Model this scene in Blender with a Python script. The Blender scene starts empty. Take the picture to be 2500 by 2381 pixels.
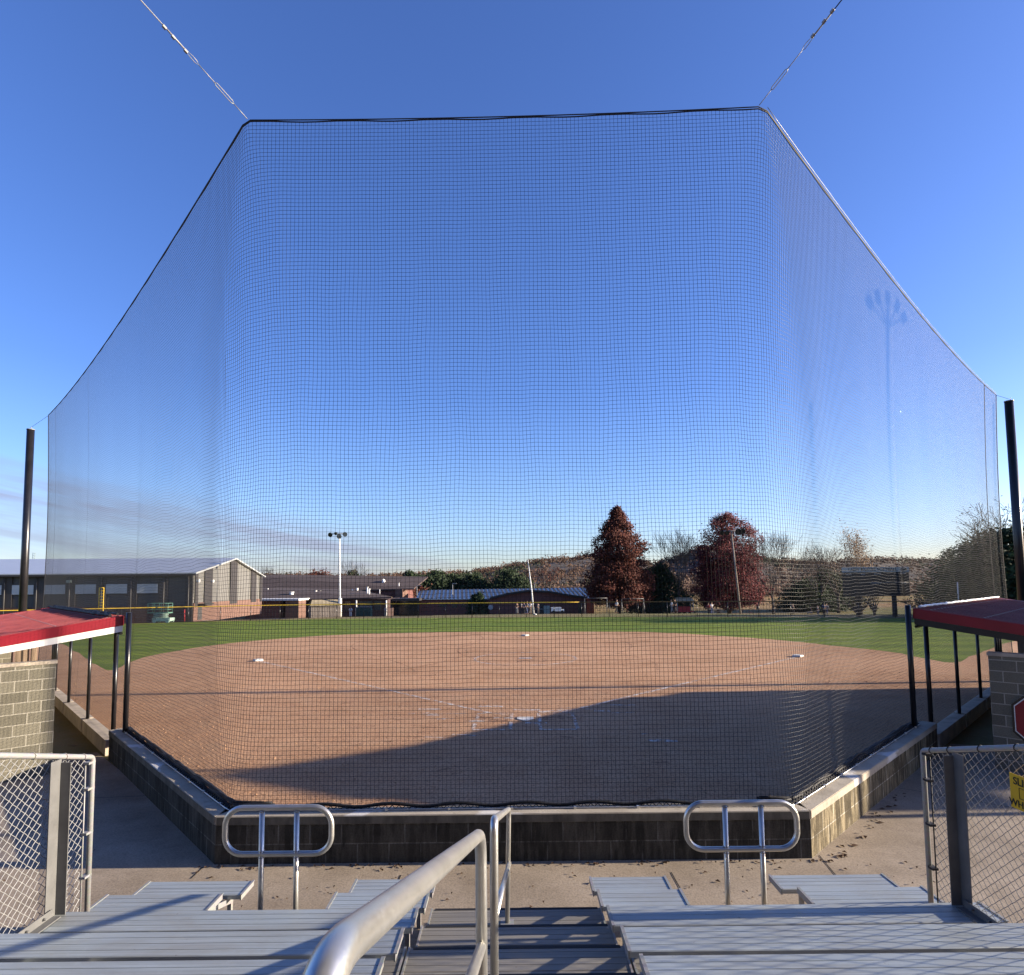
import bpy, bmesh, math, random
from math import sin, cos, pi, radians, sqrt, atan2, floor
from mathutils import Vector, Matrix, noise

# ------------------------------------------------------------------ survey of the photograph
FOC, PIT, ROL, HC, PPY = 1430.3, .06673, .01047, 3.515, 1334.8   # photo is 2500 x 2381

def ray(u, v):
    a = u - 1250; b = v - PPY
    cr, sr = cos(ROL), sin(ROL)
    X = a*cr - b*sr; Y = a*sr + b*cr
    x = X/FOC; up = -Y/FOC
    c, s = cos(PIT), sin(PIT)
    return Vector((x, c - up*s, s + up*c))

def onZ(u, v, z):
    r = ray(u, v); t = (z - HC)/r.z
    return Vector((r.x*t, r.y*t, z))

def onY(u, v, y):
    r = ray(u, v); t = y/r.y
    return Vector((r.x*t, y, HC + r.z*t))

def onV(u, v, p, d):
    r = ray(u, v); nx, ny = -d[1], d[0]
    t = (nx*p[0] + ny*p[1])/(nx*r.x + ny*r.y)
    return Vector((r.x*t, r.y*t, HC + r.z*t))

def V(*a): return Vector(a)
def lerp(a, b, t): return a + (b - a)*t
def smooth(t):
    t = max(0, min(1, t)); return t*t*(3 - 2*t)

# ------------------------------------------------------------------ scene
sc = bpy.context.scene
world = bpy.data.worlds.new("World"); sc.world = world; world.use_nodes = True
col = sc.collection

# ------------------------------------------------------------------ materials
class NT:
    def __init__(s, name):
        m = bpy.data.materials.new(name); m.use_nodes = True
        s.m = m; s.t = m.node_tree; s.n = s.t.nodes; s.l = s.t.links
        s.b = s.n['Principled BSDF']
        s.co = s.n.new('ShaderNodeTexCoord').outputs['Object']
    def map(s, scale=(1, 1, 1), rot=(0, 0, 0)):
        k = s.n.new('ShaderNodeMapping'); k.inputs['Scale'].default_value = scale; k.inputs['Rotation'].default_value = rot
        s.l.new(s.co, k.inputs['Vector']); return k.outputs[0]
    def noise(s, sc_, det=3, vec=None, rough=.55, dist=0):
        k = s.n.new('ShaderNodeTexNoise'); k.inputs['Scale'].default_value = sc_; k.inputs['Detail'].default_value = det
        k.inputs['Roughness'].default_value = rough; k.inputs['Distortion'].default_value = dist
        s.l.new(vec if vec else s.co, k.inputs['Vector']); return k.outputs['Fac']
    def ramp(s, fac, stops):
        k = s.n.new('ShaderNodeValToRGB'); e = k.color_ramp.elements
        while len(e) < len(stops): e.new(.5)
        for i, (p, c) in enumerate(stops):
            e[i].position = p; e[i].color = (*c, 1) if not isinstance(c, (int, float)) else (c, c, c, 1)
        s.l.new(fac, k.inputs['Fac']); return k.outputs['Color']
    def mix(s, fac, a, b, mode='MIX'):
        k = s.n.new('ShaderNodeMix'); k.data_type = 'RGBA'; k.blend_type = mode
        for sock, val in ((k.inputs[0], fac), (k.inputs[6], a), (k.inputs[7], b)):
            if isinstance(val, (int, float)): sock.default_value = val
            elif isinstance(val, tuple): sock.default_value = (*val, 1)
            else: s.l.new(val, sock)
        return k.outputs[2]
    def math(s, op, a, b=0, c=None):
        k = s.n.new('ShaderNodeMath'); k.operation = op
        for i, val in enumerate((a, b) if c is None else (a, b, c)):
            if isinstance(val, (int, float)): k.inputs[i].default_value = val
            else: s.l.new(val, k.inputs[i])
        return k.outputs[0]
    def sep(s, vec=None):
        k = s.n.new('ShaderNodeSeparateXYZ'); s.l.new(vec if vec else s.co, k.inputs[0]); return k.outputs
    def comb(s, x, y, z):
        k = s.n.new('ShaderNodeCombineXYZ')
        for i, val in enumerate((x, y, z)):
            if isinstance(val, (int, float)): k.inputs[i].default_value = val
            else: s.l.new(val, k.inputs[i])
        return k.outputs[0]
    def col(s, c):
        if isinstance(c, tuple): s.b.inputs['Base Color'].default_value = (*c, 1)
        else: s.l.new(c, s.b.inputs['Base Color'])
    def rough(s, r):
        if isinstance(r, (int, float)): s.b.inputs['Roughness'].default_value = r
        else: s.l.new(r, s.b.inputs['Roughness'])
    def metal(s, v): s.b.inputs['Metallic'].default_value = v
    def spec(s, v): s.b.inputs['Specular IOR Level'].default_value = v
    def bump(s, h, strength=.3, dist=.02):
        k = s.n.new('ShaderNodeBump'); k.inputs['Strength'].default_value = strength; k.inputs['Distance'].default_value = dist
        s.l.new(h, k.inputs['Height']); s.l.new(k.outputs[0], s.b.inputs['Normal'])

MT = {}
def plain(name, c, rough=.6, metal=0., vary=.25, scale=3., spec=.4, bump=0, stretch=(1, 1, 1)):
    t = NT(name)
    v = t.map(stretch)
    f = t.noise(scale, 4, v)
    t.col(t.ramp(f, [(.3, tuple(x*(1 - vary) for x in c)), (.7, tuple(min(1, x*(1 + vary)) for x in c))]))
    t.rough(rough); t.metal(metal); t.spec(spec)
    if bump: t.bump(t.noise(scale*6, 3, v), bump, .01)
    MT[name] = t.m; return t.m

def build_materials():
    # red-brown infield clay
    t = NT('infield_clay')
    big = t.noise(.18, 4); mid = t.noise(1.3, 5); fine = t.noise(22, 4, rough=.7)
    c1 = t.ramp(big, [(.35, (.37, .208, .115)), (.65, (.50, .295, .17))])
    c2 = t.mix(t.ramp(mid, [(.4, 0.), (.7, .5)]), c1, (.51, .33, .20))
    dk = t.ramp(fine, [(.30, (.42, .40, .40)), (.50, (1., 1., 1.)), (.75, (1.25, 1.22, 1.2))])
    t.col(t.mix(1., c2, dk, 'MULTIPLY')); t.rough(.95); t.spec(.1)
    h = t.math('ADD', t.math('MULTIPLY', t.noise(1.6, 4), .6), t.math('MULTIPLY', t.noise(16, 4, rough=.65), .4))
    rake = t.noise(3.2, 3, t.map((1, 7, 1), (0, 0, .35)))
    h = t.math('ADD', h, t.math('MULTIPLY', rake, .12))
    t.bump(h, .8, .045); MT['clay'] = t.m
    # outfield turf
    t = NT('outfield_turf')
    s1 = t.noise(.08, 4); s2 = t.noise(.9, 5, t.map((1, 3.5, 1), (0, 0, .25)), rough=.7); s3 = t.noise(30, 3)
    c = t.ramp(s1, [(.35, (.082, .145, .012)), (.65, (.135, .190, .020))])
    c = t.mix(t.ramp(s2, [(.42, 0.), (.72, .75)]), c, (.19, .205, .045))
    c = t.mix(1., c, t.ramp(s3, [(.3, (.65, .65, .65)), (.7, (1.2, 1.2, 1.2))]), 'MULTIPLY')
    x, y, z = t.sep(); wob = t.math('MULTIPLY', t.noise(.25, 2), 1.2)
    st = t.math('SINE', t.math('MULTIPLY', t.math('ADD', t.math('ADD', y, t.math('MULTIPLY', x, .12)), wob), 1.9))
    c = t.mix(1., c, t.ramp(t.math('ADD', t.math('MULTIPLY', st, .5), .5), [(.3, (.84, .86, .84)), (.7, (1.16, 1.12, 1.05))]), 'MULTIPLY')
    c = t.mix(t.ramp(t.noise(.5, 5, rough=.75), [(.56, 0.), (.72, .6)]), c, (.20, .17, .07))
    t.col(c); t.rough(.85); t.spec(.15); t.bump(t.noise(18, 4), .9, .06); MT['turf'] = t.m
    # rough ground outside the field
    t = NT('dry_grass_ground')
    x, y, z = t.sep()
    a = t.noise(.035, 4); b = t.noise(.6, 5); 
    c = t.ramp(a, [(.35, (.12, .135, .045)), (.6, (.22, .17, .085))])
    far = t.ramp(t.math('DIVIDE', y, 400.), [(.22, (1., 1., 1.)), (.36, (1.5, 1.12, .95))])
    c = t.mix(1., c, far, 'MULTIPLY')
    c = t.mix(t.ramp(b, [(.4, 0.), (.7, .5)]), c, (.25, .19, .11))
    t.col(c); t.rough(.95); t.spec(.1); t.bump(t.noise(3, 4), .5, .1); MT['ground'] = t.m
    # concrete pad
    t = NT('walk_concrete')
    a = t.noise(.8, 6, rough=.65); b = t.noise(40, 3, rough=.7); st = t.noise(2.6, 5, rough=.7, dist=.6)
    c = t.ramp(a, [(.35, (.25, .205, .155)), (.65, (.36, .30, .235))])
    c = t.mix(t.ramp(st, [(.52, 0.), (.72, .5)]), c, (.19, .15, .115))
    c = t.mix(1., c, t.ramp(b, [(.32, (.72, .72, .72)), (.6, (1.08, 1.08, 1.08))]), 'MULTIPLY')
    t.col(c); t.rough(.85); t.spec(.2); t.bump(b, .35, .006); MT['concrete'] = t.m
    # retaining wall blocks: split face with stains (local X along the wall)
    for nm, base in (('wall_block', (.27, .225, .145)), ('stained_shade_block', (.115, .105, .085)), ('dugout_block', (.195, .18, .135))):  # second copy darker: stains plus the shade of the unlit walls in its colour
        t = NT(nm)
        br = t.n.new('ShaderNodeTexBrick'); x, y, z = t.sep()
        t.l.new(t.comb(x, z, 0.), br.inputs['Vector'])
        br.inputs['Scale'].default_value = 1; br.inputs['Brick Width'].default_value = .405
        br.inputs['Row Height'].default_value = .203 if nm == 'dugout_block' else .246; br.inputs['Mortar Size'].default_value = .009
        br.inputs['Mortar Smooth'].default_value = .2; br.offset = .5
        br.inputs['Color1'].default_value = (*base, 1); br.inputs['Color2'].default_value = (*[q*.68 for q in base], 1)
        br.inputs['Mortar'].default_value = ((.52, .48, .39, 1) if nm == 'wall_block' else (.36, .335, .27, 1)) if nm != 'stained_shade_block' else (.22, .21, .18, 1)
        c = br.outputs['Color']
        if nm != 'dugout_block':
            st = t.noise(9, 5, t.map((1, 1, .16)), rough=.72)
            patch = t.noise(2.2, 4)
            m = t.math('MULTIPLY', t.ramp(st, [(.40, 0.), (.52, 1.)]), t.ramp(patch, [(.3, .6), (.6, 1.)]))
            if nm == 'stained_shade_block': m = t.math('MULTIPLY', t.ramp(st, [(.30, 0.), (.56, 1.)]), t.ramp(patch, [(.3, .55), (.6, 1.)]))
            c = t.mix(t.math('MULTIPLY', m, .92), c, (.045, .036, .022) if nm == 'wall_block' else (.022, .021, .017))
            hgt = t.noise(28, 5, rough=.7)
        else:
            g = t.noise(3, 5, rough=.65)
            c = t.mix(t.ramp(g, [(.5, 0.), (.75, .45)]), c, (.22, .205, .16))
            hgt = t.noise(60, 3)
        c = t.mix(1., c, t.ramp(t.noise(55, 3), [(.3, (.75, .75, .75)), (.6, (1.06, 1.06, 1.06))]), 'MULTIPLY')
        t.col(c); t.rough(.92); t.spec(.15)
        hh = t.math('ADD', t.math('MULTIPLY', hgt, .5), t.math('MULTIPLY', br.outputs['Fac'], -.4))
        t.bump(hh, .8 if nm != 'dugout_block' else .3, .02); MT[nm] = t.m
    # cap of the retaining wall
    t = NT('wall_cap')
    a = t.noise(1.5, 5, rough=.6); w = t.noise(.9, 4, dist=1.2)
    c = t.ramp(a, [(.35, (.30, .26, .20)), (.65, (.42, .375, .30))])
    c = t.mix(t.ramp(w, [(.60, 0.), (.68, .85)]), c, (.62, .61, .58))
    c = t.mix(t.ramp(t.noise(5, 5, rough=.7), [(.55, 0.), (.75, .6)]), c, (.13, .11, .075))
    t.col(c); t.rough(.9); t.bump(t.noise(40, 4), .4, .01); MT['cap'] = t.m
    t = NT('shade_cap'); a = t.noise(4, 5, t.map((1, 1, .4)), rough=.7)
    t.col(t.ramp(a, [(.3, (.05, .045, .034)), (.7, (.16, .145, .11))])); t.rough(.95); t.bump(t.noise(40, 4), .4, .01); MT['cap_shade'] = t.m  # dark growth and front-face shade mixed into one cap tone
    # aluminium planks, streaked along their length
    for nm, base, mt, ro in (('seat_aluminium', (.36, .405, .42), .25, .38), ('foot_aluminium', (.20, .19, .17), .10, .5)):
        t = NT(nm)
        st = t.noise(2.2, 5, t.map((.35, 26, 26)), rough=.6); sp = t.noise(7, 4, rough=.7); x, y, z = t.sep()
        c = t.ramp(st, [(.3, tuple(q*.78 for q in base)), (.7, tuple(q*1.15 for q in base))])
        c = t.mix(t.ramp(sp, [(.58, 0.), (.8, .35)]), c, tuple(min(.9, q*1.35) for q in base))
        c = t.mix(t.ramp(t.noise(1.3, 5, t.map((.6, 2, 2)), rough=.7, dist=.8), [(.42, 0.), (.72, .55)]), c, (.26, .24, .20))
        sc1 = t.ramp(t.noise(5, 4, t.map((.25, 30, 30), (0, 0, .12)), rough=.8), [(.66, 0.), (.72, .5)])
        c = t.mix(sc1, c, tuple(min(.9, q*1.6) for q in base))
        c = t.mix(t.ramp(t.noise(14, 3, rough=.6), [(.70, 0.), (.76, .6)]), c, (.14, .12, .10))
        t.col(c); t.metal(mt); t.rough(t.ramp(t.noise(6, 4, t.map((.3, 8, 8))), [(.3, ro - .08), (.7, ro + .14)]))
        t.bump(t.noise(3, 3, t.map((.2, 90, 90))), .12, .002); MT[nm] = t.m
    # pipe aluminium
    t = NT('pipe_aluminium')
    g = t.noise(120, 3, rough=.7); g2 = t.noise(5, 4)
    t.col(t.ramp(g2, [(.3, (.50, .49, .45)), (.7, (.68, .67, .63))])); t.metal(.85)
    t.rough(t.ramp(g, [(.3, .30), (.7, .38)])); t.bump(g, .015, .001); MT['pipe'] = t.m
    # galvanised steel
    t = NT('galvanised_steel')
    k = t.n.new('ShaderNodeTexVoronoi'); k.inputs['Scale'].default_value = 38; t.l.new(t.co, k.inputs['Vector'])
    c = t.mix(.2, (.25, .25, .245), k.outputs['Color']); c = t.mix(.8, c, (.25, .25, .245))
    t.col(c); t.metal(.15); t.rough(.45); t.bump(t.noise(25, 4), .1, .003); MT['galv'] = t.m
    plain('chain_wire', (.27, .27, .265), .4, .2, .15, 20)
    plain('black_vinyl_wire', (.02, .02, .022), .5, 0, .1)
    plain('black_net_twine', (.005, .0047, .0047), .45, 0, .2, 6, spec=.3)
    plain('black_paint', (.012, .012, .014), .28, 0, .3, 2, spec=.5)
    plain('black_rope', (.015, .015, .018), .7, 0, .3, 30)
    plain('steel_cable', (.62, .62, .60), .35, .8, .15, 60)
    plain('red_metal', (.23, .010, .020), .38, 0, .15, 1.5)
    t = NT('red_roof_metal')
    x, y, z = t.sep()
    a = t.noise(1.2, 5); sp = t.noise(25, 4, rough=.7)
    c = t.ramp(a, [(.35, (.19, .030, .032)), (.65, (.26, .050, .050))])
    c = t.mix(t.ramp(sp, [(.5, 0.), (.75, .4)]), c, (.32, .10, .09))
    c = t.mix(t.ramp(t.noise(2.4, 5, rough=.75, dist=1.), [(.5, 0.), (.7, .5)]), c, (.13, .045, .045))
    t.col(c); t.rough(.42); MT['roof_red'] = t.m
    plain('white_trim', (.78, .77, .73), .5, 0, .06, 2)
    plain('white_paint', (.75, .75, .72), .5, 0, .1, 4)
    plain('yellow_plastic', (.62, .40, .035), .5, 0, .12, 1)
    plain('yellow_sign', (.60, .36, .015), .5, 0, .08, 4)
    plain('black_ink', (.012, .012, .012), .6, 0, 0)
    plain('wood_boards', (.20, .145, .10), .85, 0, .45, 2.2, stretch=(6, 6, .5))
    plain('grey_wood', (.20, .17, .145), .9, 0, .4, 2.2, stretch=(8, 8, .4))
    plain('weathered_pole', (.24, .20, .165), .85, 0, .25, 3, stretch=(6, 6, .5))
    plain('shaded_tube', (.13, .075, .02), .6, 0, .3, 1)
    plain('dark_steel', (.13, .13, .128), .45, .1, .15, 6)
    plain('pale_shed_roof', (.30, .25, .16), .8, 0, .2, 2)
    plain('curb_concrete', (.42, .36, .28), .9, 0, .25, 3, bump=.3)
    plain('dugout_floor', (.22, .125, .09), .95, 0, .3, 2)
    plain('base_white', (.60, .59, .55), .6, 0, .08, 8)
    plain('scuffed_rubber', (.62, .60, .56), .7, 0, .25, 10)
    # siding with ribs (local X along the wall)
    for nm, base in (('tan_siding', (.135, .13, .118)), ('grey_siding', (.055, .052, .05)), ('dark_siding', (.035, .03, .028))):
        t = NT(nm); x, y, z = t.sep()
        k = t.math('FRACT', t.math('MULTIPLY', t.math('ADD', x, y), 2.4))
        c = t.ramp(k, [(0., tuple(q*.78 for q in base)), (.12, base), (.88, tuple(min(1, q*1.06) for q in base)), (1., tuple(q*.8 for q in base))])
        c = t.mix(.25, c, t.ramp(t.noise(.7, 4), [(.3, tuple(q*.8 for q in base)), (.7, tuple(min(1, q*1.2) for q in base))]))
        t.col(c); t.rough(.6); MT[nm] = t.m
    for nm, base in (('orange_brick', (.16, .085, .06)), ('dark_brick', (.15, .055, .045)), ('deep_brick', (.060, .030, .026))):
        t = NT(nm); x, y, z = t.sep()
        br = t.n.new('ShaderNodeTexBrick'); t.l.new(t.comb(t.math('ADD', x, y), z, 0.), br.inputs['Vector'])
        br.inputs['Scale'].default_value = 1; br.inputs['Brick Width'].default_value = .4; br.inputs['Row Height'].default_value = .2
        br.inputs['Mortar Size'].default_value = .012
        br.inputs['Color1'].default_value = (*base, 1); br.inputs['Color2'].default_value = (*[q*.75 for q in base], 1)
        br.inputs['Mortar'].default_value = (*[q*.8 + .06 for q in base], 1)
        t.col(t.mix(.3, br.outputs['Color'], t.ramp(t.noise(.8, 5), [(.3, tuple(q*.7 for q in base)), (.7, tuple(q*1.25 for q in base))])))
        t.rough(.9); MT[nm] = t.m
    t = NT('brown_shingles'); x, y, z = t.sep()
    k = t.noise(1.4, 5, t.map((.5, 1, 4)), rough=.7)
    t.col(t.ramp(k, [(.3, (.045, .030, .026)), (.7, (.085, .058, .050))])); t.rough(.9); MT['shingle'] = t.m
    plain('grey_roof_metal', (.74, .72, .68), .5, .3, .15, .6)
    plain('roof_rib', (.035, .033, .033), .6, 0, .2, 1)
    plain('white_roof', (.46, .47, .46), .35, .3, .05, 1)
    plain('window_glass', (.34, .37, .42), .25, .3, .06, 1)
    plain('dark_glass', (.03, .035, .04), .15, 0, .2, 1, spec=.7)
    plain('asphalt', (.05, .05, .052), .9, 0, .25, 2)
    plain('scoreboard_black', (.010, .011, .013), .5, 0, .15, 2)
    plain('scoreboard_white', (.44, .42, .38), .6, 0, .1, 2)
    plain('faded_white', (.35, .35, .35), .6, 0, .1, 2)
    plain('green_machine', (.09, .20, .15), .6, 0, .2, 3)
    plain('pale_green', (.30, .42, .34), .6, 0, .2, 3)
    plain('dark_green', (.015, .045, .035), .5, 0, .2, 3)
    plain('red_post', (.35, .03, .03), .5, 0, .1, 3)
    plain('grey_utility', (.22, .27, .24), .6, 0, .15, 3)
    # tree materials
    plain('grey_bark', (.105, .085, .068), .95, 0, .35, 6, stretch=(3, 3, .6), bump=.4)
    plain('dark_bark', (.05, .038, .03), .95, 0, .35, 6, stretch=(3, 3, .6), bump=.4)
    def leafmat(name, stops, sc_=.8):
        t = NT(name); a = t.noise(sc_, 4, rough=.6); b = t.noise(9, 2)
        c = t.ramp(t.math('ADD', t.math('MULTIPLY', a, .6), t.math('MULTIPLY', b, .4)), stops)
        t.col(c); t.rough(.75); t.spec(.2)
        tr = t.n.new('ShaderNodeBsdfTranslucent'); t.l.new(c, tr.inputs['Color'])
        mx = t.n.new('ShaderNodeMixShader'); mx.inputs[0].default_value = .22
        t.l.new(t.b.outputs[0], mx.inputs[1]); t.l.new(tr.outputs[0], mx.inputs[2])
        t.l.new(mx.outputs[0], t.n['Material Output'].inputs['Surface']); MT[name] = t.m
    leafmat('rust_needles', [(.35, (.040, .016, .012)), (.5, (.10, .032, .022)), (.66, (.20, .065, .042))])
    leafmat('wine_leaves', [(.35, (.055, .014, .015)), (.5, (.135, .030, .032)), (.66, (.27, .08, .075))])
    leafmat('evergreen_needles', [(.35, (.010, .018, .010)), (.5, (.024, .042, .018)), (.68, (.055, .080, .032))])
    leafmat('golden_leaves', [(.35, (.20, .13, .08)), (.6, (.40, .28, .17))])
    leafmat('olive_leaves', [(.35, (.05, .05, .025)), (.6, (.13, .12, .06))])
    leafmat('russet_wood', [(.33, (.038, .028, .020)), (.47, (.085, .052, .036)), (.6, (.13, .075, .05)), (.7, (.17, .12, .085))], .035)
    leafmat('dark_conifer_wood', [(.35, (.012, .02, .01)), (.6, (.045, .055, .026))], .05)
    leafmat('fallen_leaf', [(.3, (.04, .025, .015)), (.6, (.10, .06, .04)), (.75, (.30, .24, .18))], 5)
    t = NT('hillside'); a = t.noise(.03, 5, rough=.6); b = t.noise(.3, 4)
    t.col(t.ramp(t.math('ADD', t.math('MULTIPLY', a, .6), t.math('MULTIPLY', b, .4)), [(.35, (.035, .028, .02)), (.65, (.11, .075, .052))])); t.rough(1.); MT['hill'] = t.m
    # scuffed chalk
    t = NT('worn_chalk'); a = t.noise(5, 5, rough=.75); b = t.noise(.9, 3)
    m = t.math('MULTIPLY', t.ramp(a, [(.42, 0.), (.56, 1.)]), t.ramp(b, [(.3, .45), (.55, 1.)]))
    t.col((.70, .64, .58)); t.rough(.9); t.l.new(t.math('MULTIPLY', m, .8), t.b.inputs['Alpha']); MT['chalk'] = t.m
    t = NT('scuffed_clay'); a = t.noise(3, 5, rough=.75)
    t.col((.16, .075, .05)); t.rough(.9); t.l.new(t.math('MULTIPLY', t.ramp(a, [(.45, 0.), (.65, 1.)]), .5), t.b.inputs['Alpha']); MT['scuff'] = t.m
    # clothing and skin
    for nm, c in (('cloth_black', (.02, .02, .025)), ('cloth_white', (.7, .7, .7)), ('cloth_grey', (.22, .22, .24)), ('cloth_blue', (.05, .07, .16)),
                  ('cloth_red', (.35, .04, .04)), ('cloth_tan', (.32, .25, .18)), ('skin', (.45, .26, .18)), ('hair', (.03, .02, .015))):
        plain(nm, c, .8, 0, .15, 8)

build_materials()

# ------------------------------------------------------------------ mesh builder
class MB:
    def __init__(s): s.v = []; s.f = []; s.sm = []
    def face(s, pts, sm=False):
        i = len(s.v); s.v += [tuple(p) for p in pts]; s.f.append(tuple(range(i, i + len(pts)))); s.sm.append(sm)
    def box(s, c, d, R=None):
        i = len(s.v)
        for x in (-.5, .5):
            for y in (-.5, .5):
                for z in (-.5, .5):
                    p = Vector((x*d[0], y*d[1], z*d[2]))
                    if R: p = R @ p
                    s.v.append(tuple(Vector(c) + p))
        for q in ((0, 1, 3, 2), (4, 6, 7, 5), (0, 4, 5, 1), (2, 3, 7, 6), (0, 2, 6, 4), (1, 5, 7, 3)):
            s.f.append(tuple(i + k for k in q)); s.sm.append(False)
    def bx(s, a, b): s.box([(a[k] + b[k])/2 for k in range(3)], [abs(b[k] - a[k]) for k in range(3)])
    def tube(s, pts, r, n=8, closed=False, caps=True, sm=True):
        pts = [Vector(p) for p in pts]; N = len(pts)
        if N < 2: return
        rr = r if isinstance(r, (list, tuple)) else [r]*N
        base = len(s.v); up = None
        for k in range(N):
            a = pts[(k - 1) % N] if (closed or k > 0) else pts[k]
            b = pts[(k + 1) % N] if (closed or k < N - 1) else pts[k]
            d = (b - a)
            d = d.normalized() if d.length > 1e-9 else Vector((0, 0, 1))
            if up is None:
                up = Vector((0, 0, 1)) if abs(d.z) < .9 else Vector((1, 0, 0))
            x = d.cross(up)
            if x.length < 1e-5: x = d.orthogonal()
            x.normalize(); y = x.cross(d).normalized(); up = y
            for j in range(n):
                t = 2*pi*j/n
                s.v.append(tuple(pts[k] + (x*cos(t) + y*sin(t))*rr[k]))
        for k in range(N if closed else N - 1):
            k2 = (k + 1) % N
            for j in range(n):
                j2 = (j + 1) % n
                s.f.append((base + k*n + j, base + k2*n + j, base + k2*n + j2, base + k*n + j2)); s.sm.append(sm)
        if caps and not closed:
            s.f.append(tuple(base + j for j in range(n))); s.sm.append(False)
            s.f.append(tuple(base + (N - 1)*n + j for j in reversed(range(n)))); s.sm.append(False)
    def prism(s, poly, ext):
        n = len(poly); i = len(s.v); e = Vector(ext)
        s.v += [tuple(p) for p in poly] + [tuple(Vector(p) + e) for p in poly]
        s.f.append(tuple(range(i + n - 1, i - 1, -1))); s.sm.append(False)
        s.f.append(tuple(range(i + n, i + 2*n))); s.sm.append(False)
        for k in range(n):
            k2 = (k + 1) % n
            s.f.append((i + k, i + k2, i + n + k2, i + n + k)); s.sm.append(False)
    def build(s, name, mat, parent=None, M=None, fix=True):
        me = bpy.data.meshes.new(name)
        vs = s.v if M is None else [tuple(M @ Vector(p)) for p in s.v]
        me.from_pydata(vs, [], s.f); me.polygons.foreach_set('use_smooth', s.sm)
        if isinstance(mat, str): mat = MT[mat]
        me.materials.append(mat)
        if fix:
            bm = bmesh.new(); bm.from_mesh(me); bmesh.ops.recalc_face_normals(bm, faces=bm.faces); bm.to_mesh(me); bm.free()
        me.update()
        o = bpy.data.objects.new(name, me); col.objects.link(o)
        if parent: o.parent = parent
        return o

def tag(o, label=None, cat=None, group=None, kind=None):
    if label: o['label'] = label
    if cat: o['category'] = cat
    if group: o['group'] = group
    if kind: o['kind'] = kind
    return o
def empty(name, label, cat, loc=(0, 0, 0), rz=0, group=None):
    o = bpy.data.objects.new(name, None); col.objects.link(o); o.empty_display_size = .2
    o.location = loc; o.rotation_euler = (0, 0, rz); return tag(o, label, cat, group)
def struct(o): o['kind'] = 'structure'; return o
def copy_tree(o, parent=None):
    c = o.copy(); col.objects.link(c)
    if parent: c.parent = parent
    for ch in [q for q in list(col.objects) if q.parent == o]: copy_tree(ch, c)
    return c
def bend(pts, r, n=6):
    """polyline with rounded corners"""
    out = [Vector(pts[0])]
    for k in range(1, len(pts) - 1):
        a, b, c = Vector(pts[k - 1]), Vector(pts[k]), Vector(pts[k + 1])
        d1 = (a - b).normalized(); d2 = (c - b).normalized()
        q = min(r, (a - b).length*.49, (c - b).length*.49)
        p0, p2 = b + d1*q, b + d2*q
        for j in range(n + 1):
            t = j/n; out.append(p0*(1 - t)**2 + b*2*t*(1 - t)*.92 + (p0 + p2)*t*(1 - t)*.08 + p2*t*t)
    out.append(Vector(pts[-1])); return out
def text_mesh(txt, size, mat, parent, M, depth=.004, name='lettering', sx=1.):
    cu = bpy.data.curves.new('txt', 'FONT'); cu.body = txt; cu.size = size; cu.align_x = 'CENTER'; cu.align_y = 'CENTER'; cu.extrude = depth
    cu.offset = size*.012
    ob = bpy.data.objects.new('txt', cu); col.objects.link(ob)
    bpy.context.view_layer.update()
    me = bpy.data.meshes.new_from_object(ob.evaluated_get(bpy.context.evaluated_depsgraph_get()))
    bpy.data.objects.remove(ob)
    me.transform(Matrix.Diagonal((sx, 1, 1, 1))); me.transform(M); me.name = name; me.materials.clear(); me.materials.append(MT[mat])
    o = bpy.data.objects.new(name, me); col.objects.link(o); o.parent = parent; return o
def frame(origin, xdir, nrm):
    """matrix: local x along xdir, local z along nrm (towards viewer), local y up"""
    x = Vector(xdir).normalized(); z = Vector(nrm).normalized(); y = z.cross(x)
    M = Matrix((x, y, z)).transposed().to_4x4(); M.translation = Vector(origin); return M

# ------------------------------------------------------------------ camera
cam = bpy.data.cameras.new('camera'); co = bpy.data.objects.new('camera', cam); col.objects.link(co); sc.camera = co
cam.sensor_fit = 'HORIZONTAL'; cam.sensor_width = 36; cam.lens = FOC/2500*36
cam.shift_y = (PPY - 1190.5)/2500; cam.clip_start = .05; cam.clip_end = 9000
Rx = Matrix.Rotation(pi/2 + PIT, 3, 'X'); Rr = Matrix.Rotation(-ROL, 3, 'Z')
M = (Rx @ Rr).to_4x4(); M.translation = (0, 0, HC); co.matrix_world = M

# ------------------------------------------------------------------ light
SUN_EL, SUN_AZ = radians(13.9), radians(1.5)      # azimuth from +X towards +Y
sdir = Vector((cos(SUN_EL)*cos(SUN_AZ), cos(SUN_EL)*sin(SUN_AZ), sin(SUN_EL)))
sl = bpy.data.lights.new('sun', 'SUN'); sl.energy = 5; sl.angle = radians(.5); sl.color = (1, .86, .68)
so = bpy.data.objects.new('sun', sl); col.objects.link(so); so.rotation_euler = sdir.to_track_quat('Z', 'Y').to_euler()
wn = world.node_tree.nodes; wl = world.node_tree.links
bg = wn['Background']; sky = wn.new('ShaderNodeTexSky'); sky.sky_type = 'NISHITA'; sky.sun_disc = False
sky.sun_elevation = SUN_EL; sky.sun_rotation = pi/2 - SUN_AZ; sky.air_density = 1.; sky.dust_density = .8; sky.ozone_density = 3.
bg.inputs['Strength'].default_value = .068
W = NT.__new__(NT); W.t = world.node_tree; W.n = wn; W.l = wl
W.co = wn.new('ShaderNodeTexCoord').outputs['Generated']
hs = wn.new('ShaderNodeHueSaturation'); hs.inputs['Saturation'].default_value = 1.05
wl.new(sky.outputs[0], hs.inputs['Color'])
x, y, z = W.sep()
az = W.math('ARCTAN2', x, y); el = W.math('ARCSINE', z)
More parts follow.
